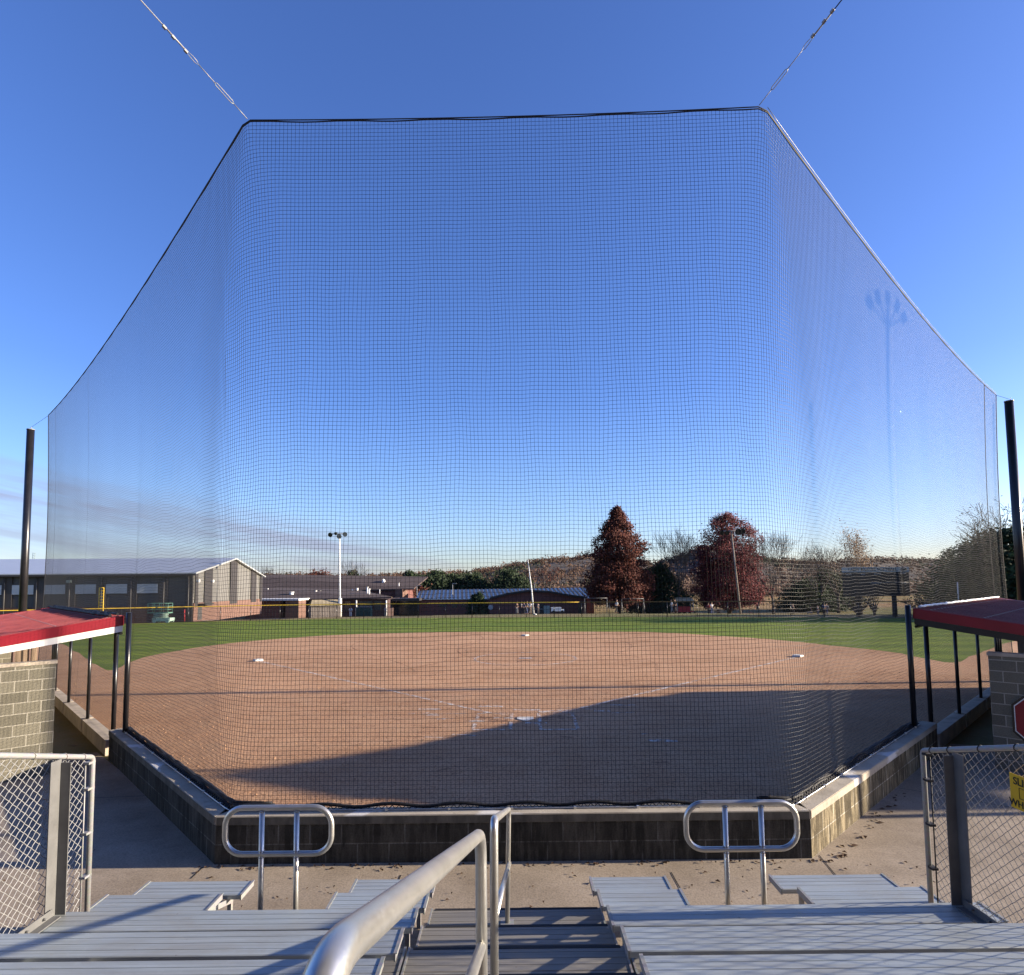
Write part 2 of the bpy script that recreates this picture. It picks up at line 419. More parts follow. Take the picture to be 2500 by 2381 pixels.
d = W.math('SUBTRACT', el, W.math('ADD', W.math('MULTIPLY', az, -.165), .018))     # height above the slanting cloud line
vec = W.comb(W.math('MULTIPLY', az, 2.6), W.math('MULTIPLY', d, 26.), 1.7)
n1 = W.noise(1., 5, vec, .5, .5); n2 = W.noise(4.2, 4, vec, .6)
nn = W.math('ADD', W.math('MULTIPLY', n1, .75), W.math('MULTIPLY', n2, .25))
band = W.ramp(W.math('ADD', d, .5), [(.385, 0.), (.44, .75), (.50, 1.), (.515, .8), (.545, 0.)])
side = W.ramp(W.math('ADD', W.math('MULTIPLY', az, .5), .5), [(.05, 1.), (.34, .95), (.47, .3), (.53, 0.)])
cm = W.math('MULTIPLY', W.math('MULTIPLY', W.ramp(nn, [(.35, 0.), (.60, 1.)]), band), side)
tint = W.mix(1., hs.outputs[0], W.ramp(W.math('MULTIPLY', el, 2/pi), [(.0, (.68, .66, .80)), (.05, (.62, .62, .80)), (.20, (.46, .51, .77)), (.5, (.46, .50, .76))]), 'MULTIPLY')
tint = W.mix(1., tint, (2., 2., 2.), 'MULTIPLY')
skc = W.mix(W.math('MULTIPLY', cm, .82), tint, (2.1, 2.2, 3.1))
zen = W.ramp(W.math('MULTIPLY', el, 2/pi), [(.53, (1., 1., 1.)), (.72, (.20, .20, .20))])
skc = W.mix(1., skc, zen, 'MULTIPLY')
wl.new(skc, bg.inputs['Color'])

sc.view_settings.view_transform = 'Standard'; sc.view_settings.look = 'None'; sc.view_settings.gamma = 1; sc.view_settings.exposure = 1.50

# ------------------------------------------------------------------ ground
def gz(x, y):
    r = sqrt(x*x + y*y)
    return -1.7*smooth((r - 70)/38.)
def make_ground():
    xs = sorted(set([-2500, -1200, -700, -450] + [i*12 for i in range(-28, 29)] + [450, 700, 1200, 2500]))
    ys = sorted(set([-1200, -500, -200, -80] + [i*12 for i in range(-4, 32)] + [450, 600, 900, 1500, 3500]))
    mb = MB()
    for yy in ys:
        for xx in xs: mb.v.append((xx, yy, gz(xx, yy)))
    w = len(xs)
    for j in range(len(ys) - 1):
        for i in range(w - 1):
            a = j*w + i; mb.f.append((a, a + 1, a + w + 1, a + w)); mb.sm.append(True)
    struct(mb.build('ground', 'ground', fix=False))
make_ground()

def sheet(name, poly, z, mat):
    mb = MB(); mb.face([(p[0], p[1], z) for p in poly]); 
    me = mb.build(name, mat, fix=False)
    bm = bmesh.new(); bm.from_mesh(me.data); bmesh.ops.triangulate(bm, faces=bm.faces)
    for f in bm.faces:
        if f.normal.z < 0: f.normal_flip()
    bm.to_mesh(me.data); bm.free(); return struct(me)
def catmull(P, n=8):
    out = []
    for i in range(len(P) - 1):
        p0 = P[max(0, i - 1)]; p1 = P[i]; p2 = P[i + 1]; p3 = P[min(len(P) - 1, i + 2)]
        for k in range(n):
            t = k/n
            out.append(.5*((2*p1) + (p2 - p0)*t + (2*p0 - 5*p1 + 4*p2 - p3)*t*t + (3*p1 - p0 - 3*p2 + p3)*t**3))
    out.append(P[-1]); return out

# fence line measured along the base of the outfield fence
FB = [V(-66, 50.5, 0), V(-41.9, 60.2, 0), V(-28.6, 65.2, 0), V(-14, 66.6, 0), V(0, 66.0, 0), V(11, 64.6, 0), V(23, 61.9, 0), V(31, 59.6, 0), V(38.5, 56.6, 0), V(47, 52, 0), V(60, 42, 0)]
FL = catmull(FB, 6)
CL, CR = V(-3.73, 7.93, 0), V(3.66, 7.93, 0)       # net corners (plan)
UL = V(-.975, 1, 0).normalized(); UR = V(1.075, 1, 0).normalized()
# outfield grass
sheet('outfield_grass', [V(-60, 50, 0), V(-30, 18, 0), V(30, 18, 0), V(56, 40, 0)] + [p + V(0, -.3, 0) for p in reversed(FL)], .004, 'turf')
# clay infield
edge = [onZ(u, v, 0) for u, v in ((150, 1573), (200, 1601), (245, 1629), (278, 1636), (330, 1612), (420, 1592), (560, 1571), (800, 1552), (1020, 1545), (1250, 1543), (1500, 1543), (1620, 1545), (1770, 1554), (1900, 1563), (2033, 1577), (2172, 1592), (2234, 1603), (2324, 1619), (2370, 1604), (2440, 1574))]
edge = catmull(edge, 5)
rnd = random.Random(5)
edge = [p + V(rnd.uniform(-.09, .09), rnd.uniform(-.09, .09), 0) for p in edge]
clay = [V(-34, 38.5, 0)] + edge + [V(34, 38, 0), CR + UR*16 + V(.25, -.1, 0), CR + V(.1, 0, 0), CL + V(-.1, 0, 0), CL + UL*16 + V(-.25, -.1, 0)]
sheet('infield_dirt', clay, .010, 'clay')
# concrete apron around the stands
sheet('concrete_walk', [V(-12, -6, 0), V(13, -6, 0), V(14.5, 11, 0), CR + UR*7.5 + V(.3, -.1, 0), CR + V(0, -.03, 0), CL + V(0, -.03, 0), CL + UL*7.2 + V(-.3, -.1, 0), V(-14, 11, 0)], .004, 'concrete')
mb = MB()
for a, b in ((onZ(465, 2147, 0), onZ(500, 2118, 0) + V(-.02, 0, 0)), (onZ(2000, 2090, 0), onZ(2100, 2210, 0)), (onZ(385, 1910, 0) + V(-3, -1, 0), onZ(330, 1960, 0) + V(1.2, .4, 0)), (onZ(2195, 1925, 0), onZ(2290, 1970, 0) + V(3, -1.6, 0)),
             (V(-1.4, 6.4, 0), V(-1.4, 7.4, 0)), (V(1.9, 6.4, 0), V(1.9, 7.4, 0))):
    d = (b - a); nrm = V(-d.y, d.x, 0).normalized()*.007
    mb.face([(p.x, p.y, .008) for p in (a - nrm, b - nrm, b + nrm, a + nrm)])
struct(mb.build('concrete_joint', 'black_rope'))

# scattered dead leaves on the concrete and against the wall (nobody could count them)
mb = MB(); rnd = random.Random(11)
for k in range(430):
    if k % 5 < 2: continue
    if k < 150: x = rnd.uniform(-4, 4); y = 7.68 - abs(rnd.gauss(0, .05)); s = rnd.uniform(.008, .022)
    elif k < 330: x = rnd.uniform(-4, 5); y = rnd.uniform(6.5, 7.65); s = rnd.uniform(.006, .02)
    elif k < 380:
        t = rnd.uniform(0, 3.5); p = V(3.83, 7.70, 0) + UR*t; x = p.x + rnd.uniform(0, .25); y = p.y - .08; s = rnd.uniform(.01, .035)
    else: x = rnd.uniform(-9, -3); y = rnd.uniform(6.6, 9); s = rnd.uniform(.006, .025)
    a = rnd.uniform(0, 6.3); h = rnd.uniform(.003, .02)
    q = [V(x + cos(a + j*1.57)*s*(1 if j % 2 else 1.7), y + sin(a + j*1.57)*s*(1 if j % 2 else 1.7), .012 + h*(j % 2)) for j in range(4)]
    mb.face(q)
tag(mb.build('leaf_litter', 'fallen_leaf', fix=False), kind='stuff')
# pebbles and clods on the near clay
mb = MB(); rnd = random.Random(12)
for k in range(5200):
    y = 8.02 + rnd.random()**2*16; x = rnd.uniform(-1, 1)*(3.4 + (y - 7.7)*.95); s = rnd.uniform(.005, .018)*(1 + .05*(y - 7))
    a = rnd.uniform(0, 6.3); c = V(x, y, .010)
    b = [c + V(cos(a + j*2.1)*s*rnd.uniform(.7, 1.4), sin(a + j*2.1)*s*rnd.uniform(.7, 1.4), 0) for j in range(3)]
    t = c + V(0, 0, s*rnd.uniform(.5, 1.))
    for j in range(3): mb.face([b[j], b[(j + 1) % 3], t])
tag(mb.build('clay_clods', 'clay', fix=False), kind='stuff')

# ------------------------------------------------------------------ bases and chalk
HOME = V(.30, 15.45, 0); YF = .0219
def F(a, b, z=0): return V(HOME.x + a*cos(YF) + b*sin(YF), HOME.y - a*sin(YF) + b*cos(YF), z)
q = 18.288/sqrt(2)
mb = MB(); s = .216
mb.prism([F(-s, .43, .012), F(s, .43, .012), F(s, .2, .012), F(0, 0, .012), F(-s, .2, .012)], (0, 0, .018))
tag(mb.build('home_plate', 'scuffed_rubber'), 'white five-sided home plate set in the clay at the edge of the shadow', 'home plate')
for a, b, lab in ((q, q, 'white base bag on the clay at the right corner of the infield'), (0, 2*q, 'white base bag in the middle far from the plate'), (-q, q, 'white base bag on the clay at the left corner of the infield')):
    mb = MB(); mb.box((0, 0, .045), (.38, .38, .06)); mb.box((0, 0, .084), (.34, .34, .018))
    o = mb.build('base_bag', 'base_white'); o.location = F(a, b, .01); o.rotation_euler = (0, 0, pi/4 - YF); tag(o, lab, 'base', 'base bags of the infield')
mb = MB(); mb.box((0, 0, .02), (.61, .15, .03)); o = mb.build('pitching_plate', 'scuffed_rubber'); o.location = F(0, 13.11); o.rotation_euler = (0, 0, -YF)
tag(o, 'narrow white pitching plate in the middle of the chalk circle', 'pitching plate')
mb = MB()
def strip(pts, w, z=.018):
    for a, b in zip(pts, pts[1:]):
        d = b - a; n_ = V(-d.y, d.x, 0).normalized()*w/2
        mb.face([V(*(a - n_)[:2], z), V(*(b - n_)[:2], z), V(*(b + n_)[:2], z), V(*(a + n_)[:2], z)])
strip([F(.9, .9), F(q, q)], .13); strip([F(-.9, .9), F(-q - .0, q)], .13)
strip([F(2.44*cos(t*.2), 13.11 + 2.44*sin(t*.2)) for t in range(33)], .12)
for sx in (-1, 1):
    bx = [(sx*.37, -.9), (sx*1.28, -.9), (sx*1.28, .95), (sx*.37, .95), (sx*.37, -.9)]
    strip([F(*p) for p in bx], .09)
for k in range(26):
    rr = random.Random(k); a = rr.uniform(-4, 3); b = rr.uniform(-2, 2.2); strip([F(a, b), F(a + rr.uniform(.2, .8), b + rr.uniform(-.1, .1))], rr.uniform(.03, .2))
struct(mb.build('chalk_line', 'chalk'))
mb = MB(); rq = random.Random(8)
for k in range(7):
    a0 = rq.uniform(-9, 3); pts = [F(a0 + 3.2*sin(t*.16 + k), 8 + t*.75 + k*.5) for t in range(24)]; strip(pts, .12, .014)
for k in range(120):
    a0 = rq.gauss(0, 6); b0 = rq.uniform(-5, 22); strip([F(a0, b0), F(a0 + rq.uniform(.1, .5), b0 + rq.uniform(-.15, .15))], rq.uniform(.05, .16), .0145)
for (a, b, w, l) in ((.3, 12.4, 1.2, 1.4), (.1, 13.6, .9, .8), (-1.0, .3, .7, 1.1), (1., .3, .7, 1.1)):
    mb.face([F(a - l/2, b - w/2, .014), F(a + l/2, b - w/2, .014), F(a + l/2, b + w/2, .014), F(a - l/2, b + w/2, .014)])
struct(mb.build('scuffed_dirt', 'scuff'))

# ------------------------------------------------------------------ retaining walls
def wallseg(name, a, b, thick, label, mat='stained_shade_block', miter0=0, miter1=0):
    """a,b: outer face line at ground; wall goes to the left of a->b ... inner side = +n"""
    d = (b - a); L = d.length; ux = d.normalized(); ang = atan2(ux.y, ux.x)
    r = empty(name, label, 'retaining wall', (a.x, a.y, 0), ang)
    mb = MB(); mb.prism([V(0, 0, -.2), V(L, 0, -.2), V(L + miter1, thick, -.2), V(-miter0, thick, -.2)], (0, 0, .69)); mb.build('block_course', mat, r)
    mb = MB(); o = .012
    mb.prism([V(-.0, -o, .492), V(L, -o, .492), V(L + miter1, thick + o, .492), V(-miter0, thick + o, .492)], (0, 0, .108))
    if mat == 'stained_shade_block': m2 = MB(); m2.prism([V(.02, -.015, .495), V(L - .02, -.015, .495), V(L - .02, -.0125, .495), V(.02, -.0125, .495)], (0, 0, .095)); m2.build('cap_face', 'cap_shade', r)  # thin dark sheet that paints in the shade of the cap face
    w = mb.build('cap', 'cap', r)
    bm = bmesh.new(); bm.from_mesh(w.data); bmesh.ops.bevel(bm, geom=[e for e in bm.edges], offset=.008, segments=2, affect='EDGES'); bm.to_mesh(w.data); bm.free()
    return r
WL0, WR0 = V(-3.84, 7.73, 0), V(3.79, 7.73, 0)
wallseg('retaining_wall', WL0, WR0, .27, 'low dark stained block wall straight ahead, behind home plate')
wallseg('retaining_wall', WR0, WR0 + UR*6.75, .27, 'sunlit low block wall with mottled brown stains running back on the right', 'wall_block', miter0=-.27*.4)
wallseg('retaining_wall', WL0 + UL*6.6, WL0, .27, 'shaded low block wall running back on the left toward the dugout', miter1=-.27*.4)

# ------------------------------------------------------------------ the net
LEND = onV(118, 1015, CL, UL); REND = onV(2432, 965, CR, UR)
TL = onY(605, 298, 7.93); TR = onY(1852, 265, 7.93)
lenL = (V(LEND.x, LEND.y, 0) - CL).length; lenR = (V(REND.x, REND.y, 0) - CR).length
W0 = (CR - CL).length; STOT = lenL + W0 + lenR
def ztop(s):
    if s < lenL:
        t = 1 - s/lenL; return lerp(TL.z, LEND.z, t) - .42*4*t*(1 - t)*.9 
    if s < lenL + W0:
        t = (s - lenL)/W0; return lerp(TL.z, TR.z, t) - .05*4*t*(1 - t) 
    t = (s - lenL - W0)/lenR; return lerp(TR.z, REND.z, t) - .42*4*t*(1 - t)*.9 
def zbot(s):
    if s < lenL:
        return .62 if lenL - s < 6.2 else .36
    if s < lenL + W0: return .62
    return .62 if s - lenL - W0 < 6.2 else .36
def plan(s, R):
    def seg(c, u1, u2, t):     # t distance from corner, negative along u1
        if abs(t) >= R: return c + (u1*(-t) if t < 0 else u2*t)
        k = (t + R)/(2*R); p0 = c + u1*R; p2 = c + u2*R
        return p0*(1 - k)**2 + c*2*k*(1 - k) + p2*k*k
    if s < lenL + W0/2: return seg(CL, UL, V(1, 0, 0), s - lenL)
    return seg(CR, V(-1, 0, 0), UR, s - lenL - W0)
def netp(s, t):
    """s along the net, t 0 bottom .. 1 top"""
    zt, zb = ztop(s), zbot(s); 
    R = .06 + 1.25*max(0, sin(pi*min(1, t*1.02)))**.7
    p = plan(s, R)
    if s < lenL: n_ = V(UL.y, -UL.x, 0); k = 1.
    elif s < lenL + W0: n_ = V(0, 1, 0); k = .35
    else: n_ = V(-UR.y, UR.x, 0); k = 1.
    env = sin(pi*t)
    k *= smooth(min(abs(s - lenL), abs(s - lenL - W0))/2.2); w = k*env*.003*sin(s*1.9 + t*4) + .12*env*k
    z = lerp(zb, zt, t) + env*((.030*sin(s*2.3 + t*2.2) + .012*sin(s*5.1 + t*5))*k + .007*sin(s*3.1 + t*5) + .005*sin(s*11.3 - t*9))
    mid = lenL - .8 <= s <= lenL + W0 + .8; ds = env*(.010*sin(s*8 + t*14) + .008*sin(t*31 + s*2))*(1. if mid else .0)
    q = p + n_*w; 
    return V(q.x + ds*(1 if lenL <= s <= lenL + W0 else .7), q.y + (0 if lenL <= s <= lenL + W0 else ds*.7), z)
net = empty('backstop_net', 'tall black knotted backstop net hung between cables behind home plate', 'net')
PITCH, TW = .0560, .0025
def fasttube(mb, pts, r, ex):
    b = len(mb.v); n = len(pts)
    for p in pts:
        mb.v.append((p.x - ex.x*r, p.y - ex.y*r, p.z - ex.z*r)); mb.v.append((p.x + ex.x*r*.5 + ex.y*r*.87*0, p.y + ex.y*r*.5 - r*.87, p.z + ex.z*r*.5))
        mb.v.append((p.x + ex.x*r*.5, p.y + ex.y*r*.5 + r*.87, p.z + ex.z*r*.5))
    for k in range(n - 1):
        for j in range(3):
            j2 = (j + 1) % 3
            mb.f.append((b + k*3 + j, b + k*3 + 3 + j, b + k*3 + 3 + j2, b + k*3 + j2)); mb.sm.append(True)
mb = MB()
ns = int(STOT/PITCH)
for i in range(ns + 1):
    s = STOT*i/ns
    if s < lenL or s > lenL + W0: ex = V(1, 0, 0)
    else: ex = V(1, 0, 0)
    dc = max(0, lenL - s, s - lenL - W0); fasttube(mb, [netp(s, k/26) for k in range(27)], lerp(TW, .0017, smooth(dc/9)), ex)
nh = int((10. - .6)/PITCH)
ss = []; s = 0
while s < STOT:
    ss.append(s); dcor = min(abs(s - lenL), abs(s - lenL - W0)); s += .10 if dcor < 1 else .22
ss.append(STOT)
for j in range(nh + 1):
    t = j/nh
    fasttube(mb, [netp(s, t) for s in ss], TW*.92, V(0, 0, 1))
mb.build('netting', 'black_net_twine', net, fix=False)
mb = MB()
for dz, r in ((0, .008), (-.025, .009)):
    mb.tube([netp(s, 1) + V(0, -.01, .02 + dz + (.009*sin(s*5) if dz else 0)) for s in [STOT*k/260 for k in range(261)]], r, 6)
for s in (0, STOT): mb.tube([netp(s, k/20) for k in range(21)], .014, 5)
mb.tube([netp(lenL + W0 + lenR*.875, k/20) for k in range(21)], .010, 5)
for s in (lenL*.10, lenL*.42): mb.tube([netp(s, k/20) for k in range(21)], .003, 4)
mb.build('edge_rope', 'black_rope', net)
mb = MB()
mb.tube([netp(s, 1) + V(0, -.03, .055) for s in [lenL + W0 + .1 + (lenR - .2)*k/60 for k in range(61)]], .0045, 6)
mb.build('support_cable', 'galv', net)
# lashing and cable along the wall top
mb = MB()
for sgn, s0, s1 in ((-1, lenL - 6.3, lenL), (0, lenL, lenL + W0), (1, lenL + W0, lenL + W0 + 6.3)):
    N = int(abs(s1 - s0)/.09); pts = []
    for k in range(N*2 + 1):
        s = lerp(s0, s1, k/(2*N)); p = plan(s, .05); pts.append(V(p.x, p.y - .02 + (.022 if k % 2 else -.022), .615 + (.03 if k % 2 else 0)))
    mb.tube(pts, .008, 4)
    pts = [];
    for k in range(61):
        s = lerp(s0, s1, k/60); p = plan(s, .05); pts.append(V(p.x, p.y + .03, .64 + .02*sin(s*7)))
    mb.tube(pts, .022, 6)
mb.build('hem_lashing', 'black_rope', net)
mb = MB()
for s0, s1 in ((lenL - 6.3, lenL), (lenL, lenL + W0), (lenL + W0, lenL + W0 + 6.3)):
    mb.tube([V(*plan(lerp(s0, s1, k/30), .05)[:2], .618) + V(0, -.065, 0) for k in range(31)], .0075, 6)
    for k in range(9):
        p = plan(lerp(s0, s1, (k + .5)/9), .05); mb.box((p.x, p.y - .065, .615), (.03, .03, .035))
mb.build('hem_cable', 'steel_cable', net)
# piled dark skirt of folded netting behind the left and right walls
mb = MB(); rnd = random.Random(3)
for s0, s1 in ((lenL - 6.1, lenL + .5), (lenL + W0 - .4, lenL + W0 + 6.1)):
    mb = MB()
    for j in range(5):
        mb.tube([V(*plan(lerp(s0, s1, k/50), .05)[:2], .55) + V(0, .06 + j*.025, .045*noise.noise(V(k*.31, j*2.3, s0)) + .11 - .012*j) for k in range(51)], .022, 5)
    mb.build('folded_skirt', 'black_rope', net)

def guy(corner, u2, v2, y2, label, mat):
    a = corner + V(0, -.02, .03); e = onY(u2, v2, y2); d = (e - a).normalized(); far = a + d*9.
    r = empty('guy_cable', label, 'cable', a, 0, 'guy cables holding the net corners')
    L = lambda p: p - a
    mb = MB(); mb.tube([L(a + d*1.25), L(far)], .0075, 6); mb.build('cable', mat, r)
    mb = MB(); mb.tube([L(a), L(a + d*.22)], .006, 5); mb.tube([L(a + d*.52), L(a + d*.75)], .006, 5)
    sd = d.cross(V(0, 1, 0)).normalized()*.018
    for sg in (-1, 1): mb.tube([L(a + d*.22), L(a + d*.25 + sd*sg), L(a + d*.49 + sd*sg), L(a + d*.52)], .006, 5)
    mb.build('turnbuckle', 'galv', r)
    mb = MB(); mb.tube([L(a + d*.75), L(a + d*.79 + sd), L(a + d*.85 + sd), L(a + d*1.0), L(a + d*.85 - sd), L(a + d*.79 - sd)], .005, 5, closed=True)
    for t in (.93, 1.10, 1.22): mb.box(L(a + d*t) + sd*.4, (.03, .03, .045), d.to_track_quat('Z', 'Y').to_matrix())
    mb.tube([L(a + d*.95), L(a + d*1.25)], .011, 5)
    mb.build('cable_clamp', 'galv', r)
    return far
farL = guy(TL, 343, 0, 6.7, 'pale steel cable with turnbuckle pulling the net corner up and left', 'steel_cable')
farR = guy(TR, 2055, 0, 6.7, 'dark steel cable with turnbuckle pulling the net corner up and right', 'black_rope')

# support poles with their thin end cable
def big_pole(ub, vb, ut, vt, p, d, label):
    top = onV(ut, vt, p, d); 
    r = empty('net_pole', label, 'pole', (top.x, top.y, 0), 0, 'black steel poles at the net ends')
    mb = MB(); mb.tube([V(0, 0, 0), V(0, 0, top.z)], .155, 20); mb.build('shaft', 'black_paint', r)
    mb = MB(); mb.tube([V(0, 0, top.z), V(0, 0, top.z + .03)], .165, 20); mb.tube([V(.03, 0, top.z + .02), V(.05, -.03, top.z + .13)], .012, 6); mb.build('pole_cap', 'galv', r)
    return top
# depth along the line chosen so the pole top is at net height
def pole_at(u, v, z): return onZ(u, v, z)
for (u, v, z, e, lab) in ((75, 1050, 10.15, LEND, 'tall black steel pole behind the red roofed dugout at far left'), (2463, 981, 9.95, REND, 'tall black steel pole at the far right above the dark red roof')):
    t = onZ(u, v, z)
    r = empty('net_pole', lab, 'pole', (t.x, t.y, 0), 0, 'black steel poles at the net ends')
    mb = MB(); mb.tube([V(0, 0, 0), V(0, 0, z)], .135, 20); mb.build('shaft', 'black_paint', r)
    mb = MB(); mb.tube([V(0, 0, z), V(0, 0, z + .03)], .145, 20); mb.tube([V(.03, 0, z + .02), V(.05, -.03, z + .13)], .012, 6); mb.build('pole_cap', 'galv', r)
    mb = MB(); mb.tube([V(0, 0, z + .1), e - V(t.x, t.y, 0)], .006, 5); mb.build('end_cable', 'black_rope', r)

# ------------------------------------------------------------------ bleachers
RUN, RISE = .66, .20
def seat_y(k): return 6.42 - RUN*(k - 1)
def seat_z(k): return .43 + RISE*(k - 1)
bl = empty('bleachers', 'aluminium bleachers with silver seat planks and darker aisle steps in the foreground', 'bleachers')
def plank_mb(x0, x1, yf, depth, ztop_, th=.045, grooves=3):
    mb = MB()
    # profile with shallow grooves, extruded along x
    prof = []; n = grooves + 1; g = .0025
    yb = yf - depth
    top = []
    for k in range(n):
        a = yb + depth*k/n; b = yb + depth*(k + 1)/n
        if k > 0: top += [(a - g*1.2, ztop_), (a - g*.6, ztop_ - .005), (a + g*.6, ztop_ - .005), (a + g*1.2, ztop_)]
    prof = [(yb, ztop_ - th), (yb, ztop_ - .006), (yb + .006, ztop_)] + top + [(yf - .006, ztop_), (yf, ztop_ - .006), (yf, ztop_ - th)]
    mb.prism([V(x0, p[0], p[1]) for p in prof], (x1 - x0, 0, 0)); return mb
def seat(x0, x1, k):
    yf = seat_y(k); z = seat_z(k); dp = .285
    o = plank_mb(x0 + .012, x1 - .012, yf, dp, z).build('seat_plank', 'seat_aluminium', bl)
    for xa in (x0, x1 - .012):
        mb = MB(); mb.bx((xa, yf + .004, z - .052), (xa + .012, yf - dp - .004, z + .005)); 
        mb.bx((xa - .002, yf + .006, z + .001), (xa + .022, yf - dp - .006, z + .006)); mb.build('end_cap', 'galv', o)
    return o
XA = .80; XE = 3.88
for k in range(1, 11):
    if k == 1: segs = [(-XE, -2.77), (-1.69, -.84), (.78, 1.58), (2.68, XE)]
    elif k == 2: segs = [(-XE, -2.78), (-1.71, -.82), (.77, 1.56), (2.67, XE - .03)]
    else: segs = [(-XE, -.82), (.76, XE)]
    for a, b in segs: seat(a, b, k)
for k in range(2, 11):           # foot boards, two boards deep, open gap between the steps
    yf = 6.27 - RUN*(k - 2); z = RISE*(k - 1)
    segs = [(-.86, .87)] + ([(-XE + .02, -.90), (.91, XE - .02)] if k > 3 else [])
    for x0, x1 in segs:
        for j in range(2):
            o = plank_mb(x0, x1, yf - j*.306, .302, z, .04, 3).build('foot_plank', 'foot_aluminium', bl)
            if j == 0 and x0 > -1 and x1 < 1: mb = MB(); mb.bx((x0 + .03, yf + .004, z - .03), (x1 - .03, yf - .03, z + .003)); mb.build('nosing', 'black_rope', o)
            for xa in (x0 - .012, x1):
                mb = MB(); mb.bx((xa, yf - j*.306 + .003, z - .045), (xa + .012, yf - j*.306 - .305, z + .006)); mb.bx((xa - .006 if xa > x0 else xa + .001, yf - j*.306 + .001, z + .001), (xa + .001 if xa > x0 else xa + .018, yf - j*.306 - .30, z + .0065)); mb.build('end_cap', 'galv', o)
# supports
for x in (-3.4, -2.95, -1.45, -1.0, 1.0, 1.45, 2.95, 3.4):
    mb = MB()
    for k in range(1, 11):
        y = seat_y(k) - .14; z = seat_z(k)
        mb.bx((x - .02, y - .02, .01), (x + .02, y + .02, z - .052))
        if k < 10 and not (k < 3 and 1.6 < abs(x) < 2.7): mb.box((x + .03, y - RUN/2, z - .12 + RISE/2), (.008, sqrt(RUN**2 + RISE**2), .05), Matrix.Rotation(-atan2(RISE, RUN), 3, 'X'))
        mb.bx((x - .04, y - .1, z - .052), (x + .04, y + .1, z - .046))
    mb.build('support_frame', 'galv', bl)
# dark ground line beneath the stand is its own shadow

# ------------------------------------------------------------------ rails
def pipe(name, paths, label, cat, group, mat='pipe', origin=None, r=.0245):
    o = V(*origin) if origin else V(0, 0, 0)
    e = empty(name, label, cat, o, 0, group)
    for nm, pts, rad in paths:
        mb = MB(); mb.tube([V(*p) - o for p in pts], rad, 20); mb.build(nm, mat, e)
    return e
def foot_floor(y): return RISE*max(1, round((6.2 - y)/RUN + .5))
# near rail
a = V(-.146, 2.58, 2.46); b = V(-.212, .62, 3.125)
top = bend([(-.146, 2.58, 1.16), tuple(a), tuple(b), (-.212, .60, 1.82)], .13, 10)
low = [a + V(0, 0, -.46), b + V(0, 0, -.46)]
g = pipe('aisle_handrail', [('rail_pipe', top, .0245), ('lower_rail', low, .021)], 'near brushed aluminium handrail sloping down the aisle from the bottom edge', 'handrail', 'aisle handrails on the bleachers', origin=(-.15, 2.58, 1.2))
mb = MB(); mb.box((0, 0, .02), (.12, .12, .012)); mb.build('foot_plate', 'galv', g)
# far rail
f1 = V(-.060, 6.02, 1.285); n1_ = V(-.118, 3.40, 2.20)
top = bend([(-.085, 5.99, .20), tuple(f1), tuple(n1_), (-.125, 3.42, .98)], .09, 8)
low = [f1 + V(0, 0, -.52), n1_ + V(0, 0, -.52)]
g = pipe('aisle_handrail', [('rail_pipe', top, .0235), ('lower_rail', low, .020)], 'far shorter aluminium handrail standing at the foot of the aisle steps', 'handrail', 'aisle handrails on the bleachers', origin=(-.085, 5.99, .2))
mb = MB(); mb.box((0, 0, .012), (.13, .11, .012)); mb.build('foot_plate', 'galv', g)
# looped guards of the two cut-outs
def loop(x0, x1, posts, y, label):
    zt_, zb_ = 1.566, 1.166; R = .155; pts = []
    for cx, cz, a0 in ((x1 - R, zt_ - R, 90), (x1 - R, zb_ + R, 0), (x0 + R, zb_ + R, -90), (x0 + R, zt_ - R, -180)):
        for k in range(9):
            a = radians(a0 - k*90/8); pts.append((cx + R*cos(a), y, cz + R*sin(a)))
    o = V((x0 + x1)/2, y, 0); e = empty('guard_rail', label, 'guard rail', o, 0, 'looped guard rails at the cut-outs')
    mb = MB(); mb.tube([V(*p) - o for p in pts], .0245, 18, closed=True); mb.build('loop', 'pipe', e)
    for px in posts:
        mb = MB(); mb.tube([V(px, y, .02) - o, V(px, y, zt_ - .02) - o], .0225, 16); mb.box(V(px, y, .015) - o, (.12, .12, .012)); mb.build('post', 'pipe', e)
        mb = MB()
        for zz in (zb_ + .026, zb_ - .028, zt_ - .030): mb.tube([V(px + .0265*cos(q*.63), y + .0265*sin(q*.63), zz + .003*(q % 2)) - o for q in range(10)], .0035, 5, closed=True)
        mb.build('weld_bead', 'galv', e)
loop(-2.575, -1.63, (-2.25, -1.94), 5.36, 'looped silver guard rail on two posts on the left')
loop(1.52, 2.505, (1.87, 2.19), 5.36, 'looped silver guard rail on two posts on the right')

